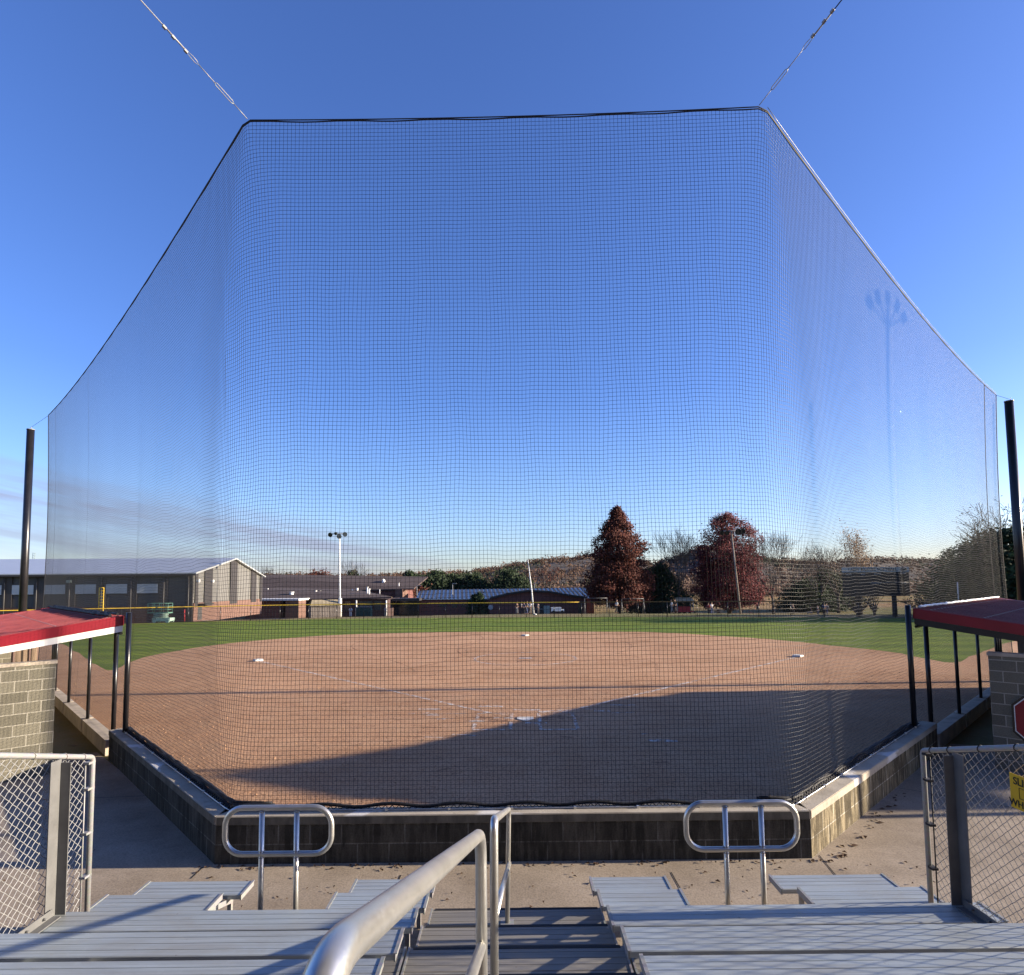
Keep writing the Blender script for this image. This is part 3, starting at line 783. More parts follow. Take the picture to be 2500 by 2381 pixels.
# ------------------------------------------------------------------ chain link side panels
def clip(p, d, planes):
    t0, t1 = -1e9, 1e9
    for (nx, ny, c) in planes:          # nx*y+ny*z >= c
        q = nx*p[0] + ny*p[1] - c; k = nx*d[0] + ny*d[1]
        if abs(k) < 1e-9:
            if q < 0: return None
            continue
        t = -q/k
        if k > 0: t0 = max(t0, t)
        else: t1 = min(t1, t)
    return (t0, t1) if t1 > t0 + .01 else None
def chain(mb, fx, planes, yr, zr, pitch=.079, r=.0025, n=5):
    """fx(y,z,off)->Vector; wires at +-45 deg-ish"""
    k = .96
    for sg in (-1, 1):
        d = Vector((1, sg*k)).normalized()
        w = pitch*1.0
        lo = yr[0] - (zr[1] - zr[0])/k - 1; hi = yr[1] + (zr[1] - zr[0])/k + 1
        y = floor(lo/w)*w
        while y < hi:
            c = clip((y, zr[0]), d, planes)
            if c:
                a = Vector((y, zr[0])) + d*c[0]; b = Vector((y, zr[0])) + d*c[1]
                L = (b - a).length; st = w*.5*sqrt(1 + k*k)
                # wavy weave
                N = max(2, int(L/st)); pts = []
                s0 = c[0]
                for i in range(N + 1):
                    q = a.lerp(b, i/N); off = r*1.1*(1 if (i + (0 if sg > 0 else 1)) % 2 else -1)
                    pts.append(fx(q.x, q.y, off))
                mb.tube(pts, r, n, caps=False, sm=False)
            y += w
SL = RISE/RUN
def side_panel(sg):
    X = 3.86 if sg < 0 else 3.74
    X *= sg
    yF = 5.48; yB = -1.5
    zt_ = lambda y: (1.99 if sg < 0 else 1.97) + (yF - y)*SL*.98
    zb_ = lambda y: .80 + (yF - y)*SL if y < 5.2 else .80
    lab = 'chain link side panel with pale pipe frame at the left end of the bleachers' if sg < 0 else 'chain link side panel with yellow sign at the right end of the bleachers'
    e = empty('side_fence', lab, 'fence', (X, yF, .7), 0, 'chain link panels at the bleacher ends'); o = V(X, yF, .7)
    mb = MB(); mb.tube([p - o for p in bend([V(X, yF, .60), V(X, yF, zt_(yF)), V(X, yB, zt_(yB))], .035, 5)], .0225, 16); mb.build('pipe_frame', 'galv', e)
    planes = [(1, 0, yB), (-1, 0, -(yF - .055)), (-SL*.98, -1, -(zt_(yF) + yF*SL*.98) + .03), (0, 1, .55), (SL, 1, .62 + 5.3*SL)]
    mb = MB(); chain(mb, lambda y, z, off: V(X + sg*.03 + off, y, z) - o, planes, (yB, yF), (.5, 4.3)); mb.build('chain_mesh', 'chain_wire', e)
    # tension bar and clamps
    mb = MB(); mb.tube([V(X + sg*.02, yF - .06, .62) - o, V(X + sg*.02, yF - .06, zt_(yF) - .04) - o], .006, 6)
    for z in (.95, 1.33, 1.72, 1.95): mb.box(V(X + sg*.008, yF - .03, z) - o, (.055, .085, .02))
    mb.build('tension_bar', 'galv' if sg < 0 else 'black_rope', e)
    mb = MB()
    for y in (5.36, 5.14, 4.80, 4.45, 4.1, 3.6, 3.1): mb.tube([V(X + .027*cos(t*.7), y, zt_(y) + .027*sin(t*.7)) - o for t in range(10)], .004, 4)
    mb.build('wire_tie', 'galv' if sg < 0 else 'black_rope', e)
    # steel angle upright and its base angle
    ya = 5.06
    mb = MB(); th = .007
    mb.bx(V(X - sg*.028, ya, .80) - o, V(X - sg*(.028 + th), ya - .115, zt_(ya) - .02) - o)
    mb.bx(V(X - sg*.028, ya + .001, .80) - o, V(X - sg*.118, ya - th, zt_(ya) - .05) - o)
    mb.build('angle_upright', 'dark_steel', e)
    mb = MB()
    mb.bx(V(X - sg*.05, ya - .06, .838) - o, V(X - sg*(.05 + th), ya - .42, .905) - o)
    mb.bx(V(X - sg*.05, ya - .06, .838) - o, V(X - sg*.125, ya - .42, .846) - o)
    for y in (ya - .16, ya - .33): mb.tube([V(X - sg*.05, y, .875) - o, V(X - sg*.085, y, .875) - o], .010, 6)
    mb.build('base_angle', 'dark_steel', e)
    for yy in (2.9, 1.0):
        mb = MB(); z0 = zb_(yy); mb.bx(V(X - sg*.028, yy, z0) - o, V(X - sg*.10, yy - th, zt_(yy) - .02) - o); mb.bx(V(X - sg*.028, yy - th, z0) - o, V(X - sg*.035, yy - .09, zt_(yy) - .02) - o); mb.build('angle_upright', 'dark_steel', e)
    return X
side_panel(-1); XR = side_panel(1)
# warning sign hung on the right panel
sgp = onV(2467, 1927, (XR - .045, 0), (0, 1))
e = empty('warning_sign', 'yellow slippery when wet warning sign wired to the right chain link panel', 'sign', (XR - .045, sgp.y - .18, sgp.z))
mb = MB(); mb.box((0, 0, 0), (.004, .36, .25)); mb.build('sign_plate', 'yellow_sign', e)
Mx = Matrix(((0, 0, -1, 0), (-1, 0, 0, 0), (0, 1, 0, 0), (0, 0, 0, 1)))
for txt, dz, sz in (('SLIPPERY', .075, .075), ('WHEN WET', -.085, .07)):
    Mt = Mx.copy(); Mt.translation = V(-.004, 0, dz); text_mesh(txt, sz, 'black_ink', e, Mt, .0012)
mb = MB()
for (y0, z0, y1, z1) in ((.10, .035, -.10, .035), (.10, -.04, -.10, -.04), (.10, .035, .10, -.04), (-.10, .035, -.10, -.04)): mb.tube([V(-.0035, y0, z0), V(-.0035, y1, z1)], .0022, 4)
mb.tube([V(-.0035, .02, .02), V(-.0035, -.01, .0), V(-.0035, .03, -.025)], .004, 4); mb.tube([V(-.0035, .04, -.02), V(-.0035, -.05, -.03)], .003, 4)
mb.build('pictogram', 'black_ink', e)

# ------------------------------------------------------------------ dugouts
def dugout(sg):
    U = UL if sg < 0 else UR; C = CL if sg < 0 else CR
    Bk = V(-U.y, U.x, 0)*(1 if sg < 0 else -1)     # away from the field
    if Bk.y > 0: Bk = -Bk
    P0 = C + U*6.35 if sg < 0 else C + U*6.15    # near end of front line
    lab = 'red roofed block dugout on the left with white trim under its sunlit roof edge' if sg < 0 else 'dark red roofed block dugout on the right standing in shade'
    def apx(u, v):
        q = onV(u, v, (P0 + Bk*.10)[:2], U[:2]); return (V(q.x, q.y, 0) - P0 - Bk*.10).dot(U)
    ups = [apx(280, 1680), apx(216, 1700), apx(169, 1680), apx(136, 1650)] if sg < 0 else [apx(2266, 1640), apx(2337, 1650), apx(2391, 1640), apx(2433, 1600)]
    LEN = max(ups[-1] + .8, 9.6 if sg < 0 else 9.8)
    ups += [ups[-1] + (LEN - ups[-1])*.5, LEN]
    ang = atan2(U.y, U.x)
    e = empty('dugout', lab, 'dugout', (P0.x, P0.y, 0), 0, 'dugouts beside the backstop')
    g = lambda a, b, z: U*a + Bk*b + V(0, 0, z)
    def slab(a0, a1, b0, b1, z0, z1, nm, mat, zs=0.):
        mb = MB(); mb.prism([g(a0, b0, z0), g(a1, b0, z0), g(a1, b1, z0 - zs), g(a0, b1, z0 - zs)], (0, 0, z1 - z0)); return mb.build(nm, mat, e)
    XX0 = None; zf = 2.93; zback = zf - .16*3.9
    k = .155
    # roof sheet with ribs
    mb = MB(); mb.prism([g(-.10, .10, zf), g(LEN + .1, .10, zf), g(LEN + .1, 2.35, zf - k*2.25), g(-.10, 2.35, zf - k*2.25)], (0, 0, .035))
    n_ = int(LEN/.3)
    for i in range(n_):
        a = -.05 + i*.3
        mb.prism([g(a, .10, zf + .034), g(a + .035, .10, zf + .034), g(a + .035, 2.35, zf + .034 - k*2.25), g(a, 2.35, zf + .034 - k*2.25)], (0, 0, .022))
    roof = mb.build('roof', 'roof_red', e)
    mb = MB()
    for i in range(n_):
        for bb in (.35, 1.2, 2.1): mb.box(g(.11 + i*.3, bb, zf + .045 - k*(bb - .10)), (.03, .03, .02))
    mb.build('screw_head', 'galv', roof)
    for a, t in ((-.12, .02), (LEN + .1, .02)):
        mb = MB(); mb.prism([g(a, .09, zf - .155), g(a, 2.37, zf - .155 - k*2.28), g(a, 2.37, zf + .045 - k*2.28), g(a, .09, zf + .045)], U*t); mb.build('red_fascia', 'red_metal', roof)
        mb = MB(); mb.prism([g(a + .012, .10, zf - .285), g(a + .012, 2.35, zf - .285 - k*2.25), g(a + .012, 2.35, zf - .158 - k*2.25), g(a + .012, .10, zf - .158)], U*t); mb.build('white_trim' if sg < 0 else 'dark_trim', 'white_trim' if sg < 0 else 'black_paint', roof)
    mb = MB(); mb.prism([g(-.10, .08, zf - .155), g(LEN + .1, .08, zf - .155), g(LEN + .1, .08, zf + .045), g(-.10, .08, zf + .045)], Bk*.02); mb.build('red_fascia', 'red_metal', roof)
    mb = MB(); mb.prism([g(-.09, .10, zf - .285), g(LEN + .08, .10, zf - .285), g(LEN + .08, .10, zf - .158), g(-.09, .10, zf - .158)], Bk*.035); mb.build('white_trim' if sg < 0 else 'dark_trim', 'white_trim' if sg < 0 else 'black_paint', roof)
    # end wall near, blocks with local X along wall
    def blockwall(a, b0, b1, z0, z1, nm='block_wall'):
        base = g(a, b0, 0); mb = MB(); L = b1 - b0
        mb.bx((0, 0, z0), (L, .2, z1)); w = mb.build(nm, 'dugout_block', e); w.location = base
        w.rotation_euler = (0, 0, atan2(Bk.y, Bk.x)); return w
    a = .0
    q = onV(134 if sg < 0 else 2411, 1612 if sg < 0 else 1585, (P0 + U*a)[:2], Bk[:2]); bw = (V(q.x, q.y, 0) - P0 - U*a).dot(Bk)
    L = 2.3 - bw; wa = blockwall(a, bw, 2.3, -.5, 2.10); mb = MB()
    mb.bx((-.02, -.015, 2.102), (L + .02, .215, 2.165)); w = mb.build('wall_cap', 'curb_concrete', e); w.location = wa.location; w.rotation_euler = wa.rotation_euler
    blockwall(LEN - .2, bw, 2.3, -.5, 2.10)
    mb = MB(); mb.bx((0, 0, -.5), (LEN, .2, 2.1)); w = mb.build('block_wall', 'dugout_block', e); w.location = g(0, 2.12, 0); w.rotation_euler = (0, 0, atan2(U.y, U.x))
    # curb along the front in lengths between posts
    for a0, a1 in zip(ups, ups[1:]):
        mb = MB(); mb.prism([g(a0 + .06, -.03, -.4), g(a1 - .06, -.03, -.4), g(a1 - .06, .22, -.4), g(a0 + .06, .22, -.4)], (0, 0, .72)); mb.build('curb', 'curb_concrete', e)
    for i, a0 in enumerate(ups):
        mb = MB(); mb.tube([g(a0, .10, .2), g(a0, .10, zf - .3)], .038 if i else .045, 14); mb.build('post', 'black_paint', e)
    mb = MB(); mb.tube([g(-.25 if sg < 0 else -.2, .02, .6), g(-.25 if sg < 0 else -.2, .02, 3.04)], .05, 14); mb.build('post', 'black_paint', e)
    mb = MB(); mb.tube([g(0, .10, zf - .33), g(LEN, .10, zf - .33 )], .03, 8); mb.build('header_rail', 'black_paint', e)
    slab(.05, LEN, .22, 2.12, -.35, -.3, 'floor', 'dugout_floor')
    # bench
    mb = MB(); mb.prism([g(.5, 1.6, .12), g(LEN - .5, 1.6, .12), g(LEN - .5, 1.9, .12), g(.5, 1.9, .12)], (0, 0, .05))
    for i in range(5):
        a0 = .7 + i*1.9; mb.prism([g(a0, 1.65, -.3), g(a0 + .06, 1.65, -.3), g(a0 + .06, 1.85, -.3), g(a0, 1.85, -.3)], (0, 0, .42))
    mb.build('bench', 'wood_boards', e)
    # board fence panel at far end seen under the roof
    mb = MB()
    for i in range(9): mb.prism([g(LEN + .15, .5 + i*.2, .2), g(LEN + .19, .5 + i*.2, .2), g(LEN + .19, .5 + i*.2 + .16, .2), g(LEN + .15, .5 + i*.2 + .16, .2)], (0, 0, 2.2))
    mb.build('board_screen', 'wood_boards', e)
    # white rope on the roof front edge (right) or dark netting fold (left)
    mb = MB(); pts = []
    for i in range(121):
        a = .1 + (LEN - .3)*i/120; pts.append(g(a, .16 + .05*noise.noise(V(i*.2, 0, sg)), zf + .075 + .02*noise.noise(V(i*.35, 3, sg))))
    mb.tube(pts, .028 if sg < 0 else .026, 6); 
    if sg < 0:
        mb.tube([p + Bk*.13 + V(0, 0, -.02) for p in pts], .03, 6)
    mb.build('roof_rope', 'black_rope' if sg < 0 else 'white_paint', e)
    return e, P0, U, Bk, wa, g
dl = dugout(-1); dr = dugout(1)
# the board fence and posts beyond the left dugout (seen under the roof)
# octagonal red sign on the right dugout wall, red pointed sign on the left one
def octagon(cx, cz, w, h, c):
    return [(cx - w + c, cz - h), (cx + w - c, cz - h), (cx + w, cz - h + c), (cx + w, cz + h - c), (cx + w - c, cz + h), (cx - w + c, cz + h), (cx - w, cz + h - c), (cx - w, cz - h + c)]
e_, P0, U, Bk, wa, g = dr
wn_ = -U   # wall outward normal
wp = P0 + U*0.
# Bk direction is along wall; find b where px 2470
pt = onV(2472, 1752, (wp.x, wp.y), (Bk.x, Bk.y)); b_left = (V(pt.x, pt.y, 0) - wp).dot(Bk)
sr = empty('wall_emblem', 'red octagonal letter emblem with white outline on the right dugout wall', 'sign', pt + Bk*.42 - U*.02)
for (w, h, c, t, m, nm) in ((.42, .42, .17, .03, 'black_paint', 'backing'), (.385, .385, .155, .034, 'white_paint', 'outline'), (.37, .37, .15, .038, 'red_metal', 'red_face'), (.225, .27, .03, .042, 'white_paint', 'inner_outline'), (.205, .25, .03, .046, 'black_paint', 'centre')):
    mb = MB(); mb.prism([Bk*a + V(0, 0, b_) for a, b_ in octagon(0, 0, w, h, c)], -U*t); mb.build(nm, m, sr)
e_, P0, U, Bk, wa, g = dl
wp = P0 + U*0.
pt = onV(8, 1722, (wp.x, wp.y), (Bk.x, Bk.y))
sr = empty('wall_emblem', 'red pointed emblem on the sunlit left dugout wall, cut by the photo edge', 'sign', pt - U*.02)
shape = [(-.03, 0), (.06, .075), (.2, .14), (.62, .20), (.62, -.20), (.2, -.12), (.06, -.075)]
mb = MB(); mb.prism([Bk*a + V(0, 0, b_) for a, b_ in shape], -U*.03); mb.build('red_face', 'red_metal', sr)
mb = MB(); mb.prism([Bk*(a*.8 + .06) + V(0, 0, b_*.55) for a, b_ in shape], -U*.036); mb.build('centre', 'black_paint', sr)

# ------------------------------------------------------------------ unseen building added on the right, shaped to throw the big shadow
e = empty('shadow_building', 'unseen stand-in building beside the right dugout, shaped to cast the field shadow', 'building', (24, 14, 0))
prof = [(10.65, 0), (10.65, 6.55), (12.05, 7.3), (14.2, 6.3), (16.0, 5.75), (17.95, 5.1), (19.8, 4.5), (19.8, 0)]
mb = MB(); mb.prism([V(0, y - 14, z) for y, z in prof], (7, 0, 0)); w = mb.build('wall', 'tan_siding', e)
mb = MB()
for (ya, za), (yb, zb__) in zip(prof[1:-1], prof[2:-1]): mb.prism([V(-.03, ya - 14, za + .01), V(-.03, yb - 14, zb__ + .01), V(7.1, yb - 14, zb__ + .01), V(7.1, ya - 14, za + .01)], (0, 0, .09))
mb.build('roof', 'shingle', e)
mb = MB(); mb.prism([V(-.02, 9.85 - 14, 5.65), V(-.02, 9.85 - 14, 6.1), V(-.02, 10.64 - 14, 6.5), V(-.02, 10.64 - 14, 5.65)], (7.0, 0, 0)); mb.build('shade_band', 'dark_siding', e)  # band added only for the strip of shadow it casts on the clay
mb = MB(); mb.bx((-.03, -1, 0), (0, 0, 2.1)); mb.build('door', 'grey_wood', e)
# unseen block added behind the camera to hold back sky light
e = empty('sky_blocker', 'unseen brown sided block added behind the bleachers to cut sky light', 'building', (0, -9, 0))
mb = MB(); mb.bx((-16, -3, 0), (16, 4.6, 8.6)); mb.build('wall', 'dark_brick', e)
mb = MB(); mb.bx((-16.5, -3.4, 8.6), (16.5, 5.2, 8.9)); mb.build('roof', 'shingle', e)
for x_ in (-5, -1.7, 1.7, 5): mb = MB(); mb.bx((x_ - 1.2, 4.6, 5.6), (x_ + 1.2, 4.66, 6.9)); mb.build('window', 'dark_glass', e)
# post whose shadow crosses the right wall
for (px_, py_, ph_, lamps, lab) in ((15.5, 9.30, 9.0, 0, 'slim steel standard beyond the right end of the bleachers'), (19.0, 12.25, 12.0, 5, 'steel light standard behind the right dugout with a fan of lamps')):
    e = empty('light_standard', lab, 'pole', (px_, py_, 0), 0, 'steel standards right of the field')
    mb = MB(); mb.tube([V(0, 0, 0), V(0, 0, ph_)], .07, 12); mb.build('shaft', 'galv', e)
    for k in range(lamps):
        a_ = (k - 2.)*.5; q_ = V(0, sin(a_)*.95, ph_ - .35 + cos(a_)*.55)
        mb = MB(); mb.tube([V(0, 0, ph_ - .4), q_], .03, 5); mb.box(q_, (.12, .24, .28), Matrix.Rotation(-a_, 3, 'X')); mb.build('lamp_head', 'galv', e)

# ------------------------------------------------------------------ outfield fence
fence = empty('outfield_fence', 'long chain link outfield fence with yellow top tube in front of trees and school', 'fence', (0, 66, 0)); fo = V(0, 66, 0)
HT = 1.62
FLs = []
for a, b in zip(FL, FL[1:]):
    FLs.append(a)
FLs.append(FL[-1])
cum = [0]
for a, b in zip(FLs, FLs[1:]): cum.append(cum[-1] + (b - a).length)
def fpt(s):
    for i in range(len(cum) - 1):
        if s <= cum[i + 1]: return FLs[i].lerp(FLs[i + 1], (s - cum[i])/(cum[i + 1] - cum[i]))
    return FLs[-1]
TOT = cum[-1]
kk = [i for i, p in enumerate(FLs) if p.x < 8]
mb = MB(); mb.tube([p + V(0, -.02, HT) - fo for p in FLs[:kk[-1] + 1]], .048, 8); mb.build('yellow_top_tube', 'yellow_plastic', fence)
mb = MB(); mb.tube([p + V(0, -.02, HT) - fo for p in FLs[kk[-1]:]], .048, 8); mb.build('shaded_top_tube', 'shaded_tube', fence)  # right length in brown: its shade is put into the tube colour
n_ = int(TOT/3.05)
for i in range(n_ + 1):
    p = fpt(TOT*i/n_); mb = MB(); mb.tube([p - fo, p + V(0, 0, HT - .03) - fo], .035, 6); mb.build('fence_post', 'black_paint', fence)
mb = MB(); w = .11; N = int(TOT/w); hh = HT - .05
for i in range(N):
    for sg in (-1, 1):
        s0 = i*w; pts = [fpt(max(0, min(TOT, s0 + sg*hh*k/2))) + V(0, .03*sg*0, .03 + hh*k/2) - fo for k in range(3)]
        mb.tube(pts, .0028, 3, caps=False, sm=False)
mb.build('chain_mesh', 'black_vinyl_wire', fence, fix=False)
# distance marker
p = fpt(0)
pm = onY(263, 1500, 59.9)
e = empty('distance_sign', 'small black distance marker with white 200 on the left fence', 'sign', pm + V(0, -.25, 0))
mb = MB(); mb.box((0, .02, 0), (1.25, .03, .62)); mb.build('sign_plate', 'black_paint', e)
text_mesh('200', .62, 'white_paint', e, frame((0, 0, 0), (1, .25, 0), (.25, -1, 0)), .01)
# foul poles
pf = onY(246, 1502, 59.9)
e = empty('foul_pole', 'short yellow foul pole with ladder-like screen on the left', 'pole', (pf.x, 60.2, 0))
mb = MB(); mb.tube([V(0, 0, 0), V(0, 0, 3.75)], .05, 10); mb.build('shaft', 'yellow_plastic', e)
mb = MB(); mb.tube([V(-.45, 0, 1.3), V(-.45, 0, 3.75)], .045, 8)
for k in range(9): mb.tube([V(-.45, 0, 1.35 + k*.3), V(0, 0, 1.35 + k*.3)], .045, 6)
mb.build('screen', 'yellow_plastic', e)
pf = onY(2340, 1463, 56)
e = empty('foul_pole', 'thin pale foul pole beyond the dark red roof on the right', 'pole', (pf.x, 56, 0))
mb = MB(); mb.tube([V(0, 0, 0), V(0, 0, 3.4)], .05, 8); mb.build('shaft', 'white_paint', e)

# ------------------------------------------------------------------ tree makers
def tubes_tree(mb, tips, p, d, L, r, depth, rnd, upb=.25, spread=.5, minr=.012, sides=5, split=2):
    segs = 3; pts = [p]; rr = [r]; dd = d.copy()
    for k in range(segs):
        dd = (dd + V(rnd.gauss(0, .10), rnd.gauss(0, .10), rnd.gauss(0, .06) + upb*.12)).normalized()
        pts.append(pts[-1] + dd*(L/segs)); rr.append(max(minr, r*(1 - .45*(k + 1)/segs)))
    mb.tube(pts, rr, sides if r > .05 else 3, caps=False, sm=r > .05)
    if depth <= 0:
        tips.append(pts[-1]); return
    n = split + (1 if rnd.random() < .7 else 0)
    a0 = rnd.uniform(0, 6.28)
    for i in range(n):
        t = rnd.uniform(.45, 1.) if i else 1.
        k = min(segs - 1, int(t*segs)); base = pts[k].lerp(pts[k + 1], t*segs - k) if t < 1 else pts[-1]
        a = a0 + i*6.28/n + rnd.uniform(-.4, .4); sp = spread*rnd.uniform(.6, 1.3)*(.5 if i == 0 else 1)
        o1 = dd.orthogonal().normalized(); o2 = dd.cross(o1)
        nd = (dd*cos(sp) + (o1*cos(a) + o2*sin(a))*sin(sp) + V(0, 0, upb)).normalized()
        tubes_tree(mb, tips, base, nd, L*rnd.uniform(.62, .85), rr[k + 1]*.72, depth - 1, rnd, upb, spread, minr, sides, split)
        tips.append(base)
def leaves(mb, c, rad, n, size, rnd, flat=1.):
    for _ in range(n):
        v = V(rnd.gauss(0, 1), rnd.gauss(0, 1), rnd.gauss(0, 1)*flat)*(rad*.5); p = c + v
        a = V(rnd.gauss(0, 1), rnd.gauss(0, 1), rnd.gauss(0, 1)).normalized(); b = a.orthogonal().normalized()
        s = size*rnd.uniform(.6, 1.4)
        mb.v += [tuple(p - a*s), tuple(p + b*s*.6), tuple(p + a*s), tuple(p - b*s*.6)]
        i = len(mb.v); mb.f.append((i - 4, i - 3, i - 2, i - 1)); mb.sm.append(False)
def ground_at(x, y): return gz(x, y)
def bare_tree(u, D, topv, width_px, label, seed, depth=5, trunk=.16, leaf=None, group='bare trees beyond the outfield fence', trunkh=.2, basev=None, upb=.25):
    b = onY(u, 1500, D); z0 = ground_at(b.x, D); top = onY(u, topv, D).z; H = top - z0
    e = empty('bare_tree' if not leaf else 'sparse_tree', label, 'tree', (b.x, D, z0), 0, group)
    rnd = random.Random(seed); mb = MB(); tips = []
    tr = MB(); tr.tube([V(0, 0, -.2), V(.02, 0, H*trunkh*.5), V(0, .03, H*trunkh)], [trunk*1.35, trunk*1.05, trunk], 8); tr.build('trunk', 'grey_bark', e)
    nl = 5
    for i in range(nl):
        a = i*6.28/nl + rnd.uniform(-.3, .3); tl = .30 if i else .05
        d = V(cos(a)*tl, sin(a)*tl, 1).normalized()
        tubes_tree(mb, tips, V(0, 0, H*trunkh*.9), d, H*.30, trunk*.62, depth - 1, rnd, upb, .42, .015)
    # fit to measured height and width
    xs = [abs(p[0]) for p in mb.v]; zs = [p[2] for p in mb.v]; xs.sort()
    kx = (width_px/FOC*D/2)/xs[int(len(xs)*.985)]; kz = (H - H*trunkh)/(max(zs) - H*trunkh)
    mb.v = [(p[0]*kx, p[1]*kx, H*trunkh + (p[2] - H*trunkh)*kz if p[2] > H*trunkh else p[2]) for p in mb.v]
    mb.build('crown', 'grey_bark' if not leaf else 'grey_bark', e, fix=False)
    if leaf:
        lm = MB()
        for t in tips:
            if rnd.random() < leaf[2]: leaves(lm, V(t.x*kx, t.y*kx, H*trunkh + (t.z - H*trunkh)*kz), leaf[3], leaf[1], leaf[4], rnd)
        lm.build('leaves', leaf[0], e, fix=False)
    return e
# profile trees: clumps of foliage inside a measured outline
def profile_tree(name, label, u, D, topv, prof, mat, seed, n=260, per=34, leaf=.17, clump=.75, group=None, bark='dark_bark', trunk=.28, gap=.0, low=.08):
    b = onY(u, 1500, D); z0 = ground_at(b.x, D); H = onY(u, topv, D).z - z0
    e = empty(name, label, 'tree', (b.x, D, z0), 0, group); rnd = random.Random(seed)
    tr = MB(); tr.tube([V(0, 0, -.2), V(0, 0, H*.4), V(.05, 0, H*.93)], [trunk*1.2, trunk*.8, .03], 8); tr.build('trunk', bark, e)
    if mat in ('rust_needles', 'wine_leaves'): prof = [(t_, r_*D/75) for t_, r_ in prof]
    def rad(t):
        for (t0, r0), (t1, r1) in zip(prof, prof[1:]):
            if t0 <= t <= t1: return lerp(r0, r1, (t - t0)/(t1 - t0))
        return 0
    limbs = MB(); fo_ = MB()
    for i in range(n):
        t = low + (1 - low)*(1 - sqrt(1 - rnd.random()*.97)) if rnd.random() < .55 else rnd.uniform(low, .99)
        a = rnd.uniform(0, 6.283); R = rad(t)
        R *= 1 + .22*noise.noise(V(cos(a)*1.6, sin(a)*1.6, t*9 + seed)) + .10*noise.noise(V(cos(a)*4, sin(a)*4, t*30))
        q = R*(rnd.random()**.42)
        if gap and noise.noise(V(cos(a)*q*.6, sin(a)*q*.6, t*H*.5 + seed)) < -gap*.2 and q > R*.3: continue
        c = V(cos(a)*q, sin(a)*q, t*H)
        if i % 3 == 0: limbs.tube([V(0, 0, max(.5, c.z - q*.35)), c*1. - V(0, 0, .1)], [.05, .012], 3, caps=False, sm=False)
        leaves(fo_, c, clump*(.6 + .5*min(1, R/2.)), per, leaf, rnd, .75)
    limbs.build('limbs', bark, e, fix=False); fo_.build('crown', mat, e, fix=False); return e

# the trees
profile_tree('conical_tree', 'tall rust red pyramidal tree beside the metal roofed building', 1512, 92, 1239,
    [(0, .3), (.09, 3.2), (.15, 4.0), (.25, 4.5), (.35, 4.1), (.46, 3.1), (.50, 2.8), (.57, 4.0), (.66, 3.3), (.70, 2.7), (.76, 2.1), (.83, 1.5), (.92, .8), (1, .05)], 'rust_needles', 21, 1500, 46, .16, .74, gap=.55, low=.09)
profile_tree('oval_tree', 'broad wine red oval tree behind the right light pole', 1782, 94, 1256,
    [(0, .4), (.09, 3.2), (.15, 3.9), (.22, 4.2), (.32, 4.1), (.43, 3.9), (.53, 4.0), (.64, 3.9), (.74, 3.6), (.85, 2.9), (.94, 1.8), (1, .7)], 'wine_leaves', 22, 1700, 46, .15, .9, gap=.05, low=.10)
bare_tree(1657, 93, 1277, 125, 'bare rounded tree between the two red trees', 31, 6, .2)
bare_tree(1888, 92, 1290, 140, 'bare spreading tree just right of the wine red tree', 32, 6, .19)
bare_tree(2103, 96, 1277, 84, 'tall narrow tree with pale golden leaves above the scoreboard', 33, 5, .2, ('golden_leaves', 5, .75, .8, .13), 'sparse trees behind the scoreboard', .12)
bare_tree(2048, 100, 1312, 120, 'pale twiggy tree left of the scoreboard header', 34, 5, .22, ('golden_leaves', 1, .25, .6, .1), 'sparse trees behind the scoreboard')
bare_tree(2005, 104, 1330, 90, 'grey bare tree in the group left of the scoreboard', 35, 5, .2)
bare_tree(1950, 110, 1345, 90, 'short bare tree between the spreading tree and the scoreboard', 36, 5, .2)
bare_tree(2250, 66, 1455, 60, 'small bare shrub-like tree against the tip of the right dugout roof', 37, 4, .08, None, 'bare trees beyond the outfield fence', .15)
bare_tree(868, 150, 1366, 95, 'tall pale bare tree behind the brown school roof', 38, 5, .3)
bare_tree(655, 170, 1378, 60, 'bare tree behind the right corner of the gym', 39, 5, .3)
bare_tree(775, 180, 1388, 45, 'small russet tree poking above the brown roof', 40, 5, .3, ('rust_needles', 4, .6, 1.2, .25))
bare_tree(1345, 140, 1372, 90, 'russet twiggy tree right of the white pole behind the metal roof', 41, 5, .3, ('rust_needles', 1, .3, 1., .2))
bare_tree(985, 130, 1425, 90, 'low reddish tree between the two school buildings', 42, 5, .25, ('rust_needles', 5, .6, 1., .2))
EV = [(0, .5), (.06, 3.2), (.2, 3.6), (.4, 3.0), (.6, 2.3), (.8, 1.3), (1, .15)]
def ev(u, D, topv, w, label, seed, n=220):
    pr = [(t, r*w/3.6) for t, r in EV]
    profile_tree('evergreen_tree', label, u, D, topv, pr, 'evergreen_needles', seed, n, 34, .2*max(1, D/90), .9*max(.8, w/3.6), 'evergreen trees', low=.06)
ev(1615, 95, 1380, 4.6, 'dark evergreen tree behind the bare tree, left of the wine red tree', 51)
ev(1585, 99, 1392, 3.4, 'slim dark evergreen just right of the conical red tree', 52)
ev(1065, 150, 1400, 7, 'broad dark evergreen behind the left end of the metal roof', 53, 320)
ev(1030, 155, 1410, 5, 'smaller evergreen at the left edge of the evergreen clump', 54)
ev(1105, 152, 1405, 5.5, 'middle evergreen of the clump behind the metal roof', 55)
ev(1160, 150, 1408, 6.5, 'rounded evergreen standing right of the clump behind the metal roof', 56, 280)
ev(1245, 146, 1398, 7.5, 'spreading dark pine left of the white pole', 57, 320)
ev(1000, 170, 1398, 6, 'evergreen behind the brick chimney end of the school', 58)
ev(860, 160, 1398, 5, 'low evergreen under the tall pale bare tree', 59)
